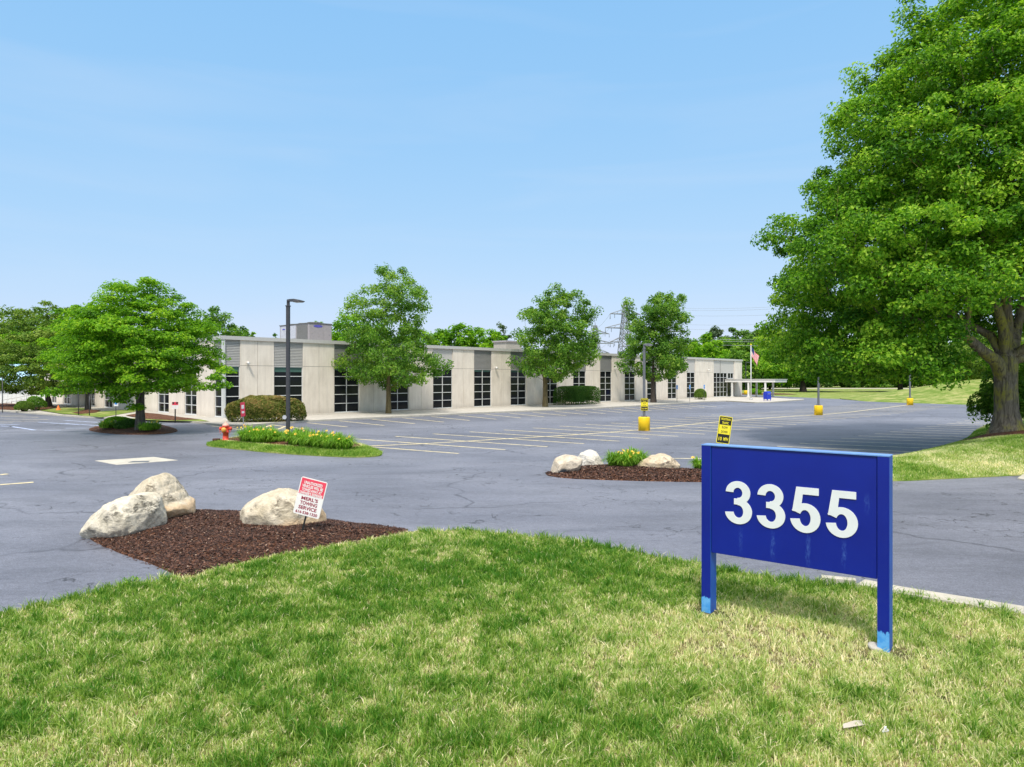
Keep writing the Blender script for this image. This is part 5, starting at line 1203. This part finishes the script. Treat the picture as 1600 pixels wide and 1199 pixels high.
b = G(419, 662); shrub('clipped_hedge', (b.x-.5, b.y+1.0, Z1-.1), 'large rounded olive green hedge with reddish patches at the building corner', 2.6, 1.4, 1.78, 30000, .14, 'yew', 5, 0.25, 2.6, None, .07, cat='hedge', tt=lambda p: .35*np.clip(fbm(p[:, 0], p[:, 2], .9, 3)-.45, 0, 1)*3+.1*(p[:, 2] > 1.3))
c = C0+U*36.0+NU*1.55; b = P(902, 77.5); shrub('clipped_hedge', (b.x, b.y, Z1-.1), 'long flat topped green clipped hedge in front of the facade', 3.3, 1.2, 2.15, 22000, .15, 'box', 6, ya, 5.5, None, .012, cat='hedge')
b = P(1094.5, 96); shrub('clipped_shrub', (b.x, b.y, Z1-.05), 'round clipped ball shrub beside the blue accessible signs', .85, .85, 1.55, 6000, .14, 'deep', 7, 0, 2.1, None, .03)
for i, (x, y, a_, h_, lab, mt) in enumerate(((185, 667, .95, .62, 'low green shrub mound left of the locust trunk', 'bright'), (203, 669, .75, .55, 'dark low shrub touching the locust trunk', 'box'), (56, 640, .9, 1.3, 'leafy shrub in the mulch left of the far left trunk', 'mid'), (38, 641.5, .8, .9, 'small shrub at the kerb, left of the leafy one', 'deep'), (462, 0, 0, 0, '', ''))):
    if not lab: continue
    b = G(x, y, .2); shrub('low_shrub', (b.x, b.y, .15), lab, a_, a_*.8, h_, 2600, .13, mt, 20+i, 0, 2.0, 'low shrubs', .12)
shrub('understory_shrub', (23.7, 32.6, .45), 'leafy dark shrub growing behind the mossy maple trunk', 1.25, 1.2, 2.9, 6000, .20, 'mid', 40, 0, 2.0, None, .25)
shrub('understory_shrub', (27.0, 33.5, .5), 'dark shrub behind the maple trunk at the picture edge', 2.1, 1.6, 3.2, 8000, .20, 'deep', 41, 0, 2.0, None, .2)
shrub('low_shrub', (*P(1178, 130)[:2], 0), 'low green shrub behind the canopy columns', 1.4, 1.2, 1.1, 2000, .3, 'bright', 42, 0, 2, None, .1)
mb = MB(); pb = P(1172, 131); pp = [(pb.x+9*math.cos(2*PI*k/24)*1.0, pb.y+2.5*math.sin(2*PI*k/24)) for k in range(24)]; patch('mulch_bed', pp, .8, lambda x, y: .02+.2*np.clip(polydist(x, y, pp)/2, 0, 1), M['mulch'])

# daylilies
def lily_parts(seed, R_, Hh, n):
    rs = np.random.RandomState(seed); S = 6; V_ = np.zeros((n, S+1, 2, 3))
    an = rs.rand(n)*2*PI; br = rs.rand(n)**.6*R_*.55; bx, by = br*np.cos(an), br*np.sin(an)
    da = an+rs.normal(size=n)*.5; L = Hh*rs.uniform(.75, 1.6, n); out = rs.uniform(.2, .95, n)*L*.75; w = rs.uniform(.010, .017, n)
    for s in range(S+1):
        f = s/S; x = bx+np.cos(da)*out*f**1.25; y = by+np.sin(da)*out*f**1.25; z = L*(f*1.35-.95*f*f*(.55+out/L))
        ww = w*(1-f**2.5)*(.7+.6*f)+.001; V_[:, s, 0] = np.stack([x-np.sin(da)*ww, y+np.cos(da)*ww, z], 1); V_[:, s, 1] = np.stack([x+np.sin(da)*ww, y-np.cos(da)*ww, z], 1)
    V_[..., 2] = np.maximum(V_[..., 2], .01)
    fa = []
    for s in range(S): fa.append([2*s, 2*s+1, 2*s+3, 2*s+2])
    fa = np.array(fa); Fa = (fa[None]+np.arange(n)[:, None, None]*(2*(S+1))).reshape(-1, 4)
    tint = np.repeat(np.clip(.4+rs.normal(size=n)*.22, 0, 1), S)
    return V_.reshape(-1, 3), Fa, tint
fl_me = {}
for key in ('lily_yellow', 'lily_orange'):
    mb = MB()
    for k in range(6):
        a = 2*PI*k/6; c, s = math.cos(a), math.sin(a); q = lambda r, w, z: (r*c-w*s, r*s+w*c, z)
        mb.add([q(.005, 0, 0), q(.035, -.018, .045), q(.035, .018, .045), q(.065, -.014, .055), q(.065, .014, .055), q(.085, 0, .045)], [(0, 1, 2), (1, 3, 4, 2), (3, 5, 4)], 0, True)
    o = mb.build('flower', M[key]); fl_me[key] = o.data; bpy.data.objects.remove(o)
stm = MB(); stm.tube([(0, 0, -.45), (.01, 0, 0)], .006, 4); so_ = stm.build('stalk', M['lily']); stalk_me = so_.data; bpy.data.objects.remove(so_)
def lily(loc, label, R_, Hh, seed, nf, group, n=420):
    t = empty('daylily_clump', loc, label, 'daylily', group); V_, Fa, ti = lily_parts(seed, R_, Hh, n)
    fast_mesh('foliage', V_, Fa, M['lily'], t, True, ti); r = random.Random(seed)
    for k in range(nf):
        a = r.uniform(PI*1.0, PI*2.0) if r.random() < .75 else r.uniform(0, PI); rr_ = R_*r.uniform(.2, .95)
        o = bpy.data.objects.new('flower', fl_me['lily_yellow' if r.random() < .75 else 'lily_orange']); COL.objects.link(o); o.parent = t
        o.location = (rr_*math.cos(a), rr_*math.sin(a), Hh*r.uniform(.62, .95)); o.rotation_euler = (r.uniform(.3, 1.2), r.uniform(-.5, .5), r.uniform(-.6, .6)); sc = r.uniform(.6, .9); o.scale = (sc,)*3
        s = bpy.data.objects.new('stalk', stalk_me); COL.objects.link(s); s.parent = t; s.location = o.location
g1 = 'daylilies on the lamp island'
for i, (x, y, R_, H_, lab) in enumerate(((388, 689.5, .62, .62, 'leftmost daylily clump, beside the hydrant'), (405, 691, .6, .58, 'second daylily clump from the hydrant'), (424, 690.5, .6, .56, 'daylily clump just left of the lamp post'), (441, 690.5, .5, .5, 'small daylily clump against the left side of the lamp post'), (397, 686.5, .6, .66, 'daylily clump at the back, left part of the lamp island'), (418, 687, .6, .62, 'daylily clump at the back, directly left of the lamp post'),
      (462, 694, .55, .6, 'daylily clump just right of the lamp post'), (480, 696.5, .6, .6, 'second daylily clump right of the lamp post'), (499, 698.5, .6, .58, 'third daylily clump right of the lamp post'), (517, 700, .6, .56, 'fourth daylily clump right of the lamp post'), (536, 701, .62, .58, 'rightmost daylily clump on the lamp island'), (470, 690, .55, .62, 'daylily clump at the back right of the lamp post'), (495, 693.5, .6, .6, 'daylily clump at the back, middle of the right half'), (522, 696, .6, .56, 'daylily clump at the back near the right tip'))):
    b = G(x, y, .2); lily((b.x, b.y, .17), lab, R_, H_*1.15, 200+i, 3, g1)
g2 = 'daylilies on the drive island'
for i, (x, Y, R_, H_, lab, nf) in enumerate(((962, 22.3, .42, .52, 'left daylily clump between the white and sloping boulders', 3), (979, 22.0, .45, .55, 'front middle daylily clump between the boulders', 4), (995, 22.6, .45, .58, 'right daylily clump beside the sloping boulder', 5), (984, 22.9, .45, .62, 'back daylily clump between the boulders', 3), (1094, 22.4, .35, .42, 'daylily clump half hidden by the blue sign', 3))):
    b = P(x, Y); lily((b.x, b.y, float(h_isl(np.array([b.x]), np.array([b.y]))[0])), lab, R_, H_, 240+i, nf, g2, 300)
for i, (x, y, lab) in enumerate(((228, 672.5, 'daylily clump in front of the locust trunk, left'), (240, 671, 'daylily clump right of the locust trunk'), (166, 669, 'daylily clump at the left side of the tree island'))):
    b = G(x, y, .2); lily((b.x, b.y, .2), lab, .6, .5, 260+i, 2, 'daylilies by the locust', 260)

# ------------------------------------------------------------------ mulch chips
def chips(name, poly, hf, n, mat, seed, sz=.035):
    rs = np.random.RandomState(seed); xs = [p[0] for p in poly]; ys = [p[1] for p in poly]
    x = rs.uniform(min(xs), max(xs), n*2); y = rs.uniform(min(ys), max(ys), n*2); k = inpoly(x, y, poly); x, y = x[k][:n], y[k][:n]; n = len(x)
    z = hf(x, y)+rs.uniform(.002, .014, n); a = rs.rand(n)*2*PI; L = sz*rs.uniform(.5, 1.6, n); w = L*rs.uniform(.15, .4, n); e = rs.normal(size=n)*.35
    T = np.stack([np.cos(a)*np.cos(e), np.sin(a)*np.cos(e), np.sin(e)], 1)*L[:, None]/2; B = np.stack([-np.sin(a), np.cos(a), rs.normal(size=n)*.4], 1)*w[:, None]/2; C_ = np.stack([x, y, z], 1)
    V_ = np.stack([C_-T-B, C_+T-B, C_+T+B, C_-T+B], 1).reshape(-1, 3)
    ti = np.clip(rs.rand(n)**2.2, 0, 1); o = fast_mesh(name, V_, np.arange(4*n).reshape(n, 4), mat, None, False, ti); return tag(o, None, None, None, 'stuff')
m, t, b_ = NM('mulch_chip'); a = nd(t, 'ShaderNodeAttribute', attribute_name='tint')
t.links.new(ramp(t, a.outputs['Fac'], [(0, (.022, .010, .007)), (.5, (.075, .032, .020)), (.9, (.16, .075, .05)), (1.0, (.42, .30, .22))]), b_.inputs['Base Color']); b_.inputs['Roughness'].default_value = .85; M['chip'] = m
chips('mulch_chips', BED1, h_bed1, 42000, M['chip'], 1)
cx_, cy_ = np.mean([p[0] for p in BED1]), np.mean([p[1] for p in BED1]); BX = [(cx_+(p[0]-cx_)*1.05, cy_+(p[1]-cy_)*1.07) for p in BED1]
rs = np.random.RandomState(9); x = rs.uniform(-9, 0, 9000); y = rs.uniform(9.5, 16.5, 9000); k = inpoly(x, y, BX) & ~inpoly(x, y, BED1) & ~inpoly(x, y, LAWN) & (rs.rand(9000) < np.exp(-polydist(x, y, BED1)/.12)*1.6)
pts_ = list(zip(x[k], y[k]))
if pts_:
    mbx = MB()
    for q_ in pts_:
        a = rs.rand()*6.28; L = .012+.02*rs.rand(); w_ = .004+.006*rs.rand(); c_, s_ = math.cos(a), math.sin(a)
        mbx.add([(q_[0]-c_*L-s_*w_, q_[1]-s_*L+c_*w_, .006), (q_[0]+c_*L-s_*w_, q_[1]+s_*L+c_*w_, .010), (q_[0]+c_*L+s_*w_, q_[1]+s_*L-c_*w_, .008), (q_[0]-c_*L+s_*w_, q_[1]-s_*L-c_*w_, .004)], [(0, 1, 2, 3)])
    tag(mbx.build('mulch_chips', M['mulch']), kind='stuff')
chips('mulch_chips', clip_x(ISLs, ISPLIT, True), h_isl, 16000, M['chip'], 2, .06)

# ------------------------------------------------------------------ grass blades
def blades(name, x, y, z, H, W, tint, seed, lean=.5, label=None):
    n = len(x); rs = np.random.RandomState(seed); a = rs.rand(n)*2*PI; f = rs.rand(n)*2*PI
    ln = H*np.abs(rs.normal(size=n))*lean; ca, sa = np.cos(a)*W/2, np.sin(a)*W/2; dx, dy = np.cos(f)*ln, np.sin(f)*ln
    V_ = np.empty((n, 5, 3)); V_[:, 0] = np.stack([x-ca, y-sa, z-.01], 1); V_[:, 1] = np.stack([x+ca, y+sa, z-.01], 1)
    V_[:, 2] = np.stack([x+ca*.8+dx*.38, y+sa*.8+dy*.38, z+H*.6], 1); V_[:, 3] = np.stack([x-ca*.8+dx*.38, y-sa*.8+dy*.38, z+H*.6], 1); V_[:, 4] = np.stack([x+dx, y+dy, z+H*.95], 1)
    b5 = np.arange(n)*5; tri = np.stack([np.stack([b5, b5+1, b5+2], 1), np.stack([b5, b5+2, b5+3], 1), np.stack([b5+3, b5+2, b5+4], 1)], 1).reshape(-1, 3)
    return tag(fast_mesh(name, V_.reshape(-1, 3), tri, M['grass'], None, True, np.repeat(tint, 3)), None, None, None, 'stuff')
def scatter(poly, dens, n_try, rs, ymin, ymax, xl, xr):
    x = rs.uniform(0, 1, n_try); y = rs.uniform(ymin, ymax, n_try); x = (xl(y)+(xr(y)-xl(y))*x)
    k = inpoly(x, y, poly); return x[k], y[k]
def dryness(x, y):
    g = lambda cx, cy, sx, sy: np.exp(-((x-cx)/sx)**2-((y-cy)/sy)**2)
    d = .50+.62*(fbm(x, y, .9, 2, 4)-.5)+.75*(fbm(x, y, 3.5, 7, 3)-.5)
    d += .42*g(3.2, 7.6, 2.0, 1.1)+.16*g(1.2, 7.2, 1.6, 1.0)+.10*g(3.2, 5.8, 2.0, .9)+.38*g(2.5, 8.6, .45, .28)+.30*g(3.7, 7.2, .5, .3)
    d -= .34*g(.3, 10.6, 2.6, 1.5)+.14*g(-3.0, 9.3, 2.5, 1.0)+.08*g(-3, 7, 2.5, 1.0)+.18*g(2.4, 5.7, .45, .35)
    d += .9*np.exp(-(polydist(x, y, BED1)/.17)**2)
    return d
rs = np.random.RandomState(77)
x = rs.uniform(-8.5, 9, 1650000); y = 4.6+9.6*rs.rand(len(x)); 
acc = (np.abs(x) < .80*y+.7) & (rs.rand(len(x)) < np.clip((6.2/y)**1.3, .30, 1)); x, y = x[acc], y[acc]
k = inpoly(x, y, LAWN); x, y = x[k], y[k]
cl = .28*fbm(x, y, 3.6, 3, 2)+.40*fbm(x, y, 10, 5, 2)+.32*vnoise(x, y, 27, 9); cl = .5+(cl-.5)*1.9; dr = dryness(x, y)
keep = rs.rand(len(x)) < np.clip(1.15-.55*np.clip(dr-.45, 0, 1)*2+(cl-.5)*1.4, .2, 1); x, y, cl, dr = x[keep], y[keep], cl[keep], dr[keep]
pd_ = np.minimum(np.hypot(x-2.46, y-8.72), np.hypot(x-4.08, y-7.46)); kk = rs.rand(len(x)) < np.clip(pd_/.28, .18, 1); x, y, cl, dr, pd_ = x[kk], y[kk], cl[kk], dr[kk], pd_[kk]
n = len(x); ed = polydist(x, y, LAWN)
H = (.035+.095*np.clip(cl-.3, 0, 1)*1.3)*rs.uniform(.5, 1.5, n)*(1-.25*np.clip(dr-.5, 0, .8)); H *= (1+.5*np.clip(1-ed/.18, 0, 1))*np.clip(pd_/.3, .4, 1)*np.where(polydist(x, y, BED1) < .14, .45, 1)
tint = np.clip(dr*.8+rs.normal(size=n)*.22-.62*(cl-.5), 0, 1); dead = rs.rand(n) < np.clip((dr-.24)*.95-.75*(cl-.5), .03, .85); tint[dead] = np.clip(rs.normal(.88, .1, dead.sum()), .6, 1); tint[~dead] = np.minimum(tint[~dead], .62)
H[dead] *= .85
blades('lawn_grass', x, y, h_lawn(x, y), H, .0080*rs.uniform(.4, 1.6, n)*(1+.06*(y-6)), tint, 3, .75)
# grass on the drive island mound
rs = np.random.RandomState(78); x = rs.uniform(ISPLIT, 28, 420000); y = rs.uniform(20, 38, len(x)); k = inpoly(x, y, ISLs) & ~inpoly(x, y, ring) & (x < .80*y+1); x, y = x[k][:95000], y[k][:95000]; n = len(x)
dr = .52+1.1*(fbm(x, y, .5, 4, 4)-.5)+.5*(fbm(x, y, 2.5, 9, 2)-.5); ed = polydist(x, y, ISLs); tint = np.clip(dr+rs.normal(size=n)*.18-.25*np.clip(1-ed/1.0, 0, 1)*(y > 27), 0, 1)
blades('island_grass', x, y, h_isl(x, y), .06*rs.uniform(.6, 1.4, n), .014*rs.uniform(.7, 1.4, n), tint, 4, .8)
# grass rim of the lamp island
rs = np.random.RandomState(79); xs_ = [p[0] for p in LI]; ys_ = [p[1] for p in LI]; x = rs.uniform(min(xs_), max(xs_), 90000); y = rs.uniform(min(ys_), max(ys_), 90000); k = inpoly(x, y, LI) & ~inpoly(x, y, LM); x, y = x[k], y[k]; n = len(x)
ed = polydist(x, y, LM); tint = np.clip(.28+.45*np.clip(1-ed/.35, 0, 1)+rs.normal(size=n)*.14+.5*(fbm(x, y, 1.5, 1, 3)-.5), 0, 1)
blades('island_grass', x, y, .02+.10*np.clip(polydist(x, y, LI)/.5, 0, 1), .10*rs.uniform(.5, 1.4, n), .018*rs.uniform(.7, 1.4, n), tint, 5, .7)
# weeds at the lawn edge
for i, (xx, yy, lab) in enumerate(((196, 922, 'left small weed sprout where the lawn meets the asphalt'), (212, 918, 'right small weed sprout where the lawn meets the asphalt'))):
    b = G(xx, yy); rs = np.random.RandomState(300+i); n = 46; C_ = np.stack([rs.normal(size=n)*.03, rs.normal(size=n)*.03, rs.uniform(.02, .13, n)], 1)
    tt_ = empty('weed_plant', (b.x, b.y, .03), lab, 'weed', 'weeds at the lawn edge'); leaf_mesh('leaves', C_, rs.normal(size=(n, 3))+np.array([0, 0, .8]), rs.uniform(.02, .04, n), rs.uniform(.3, .8, n), M['lily'], tt_, rs)
    mb = MB(); mb.tube([(0, 0, -.02), (.01, 0, .12)], .003, 4); mb.build('stem', M['lily'], tt_)
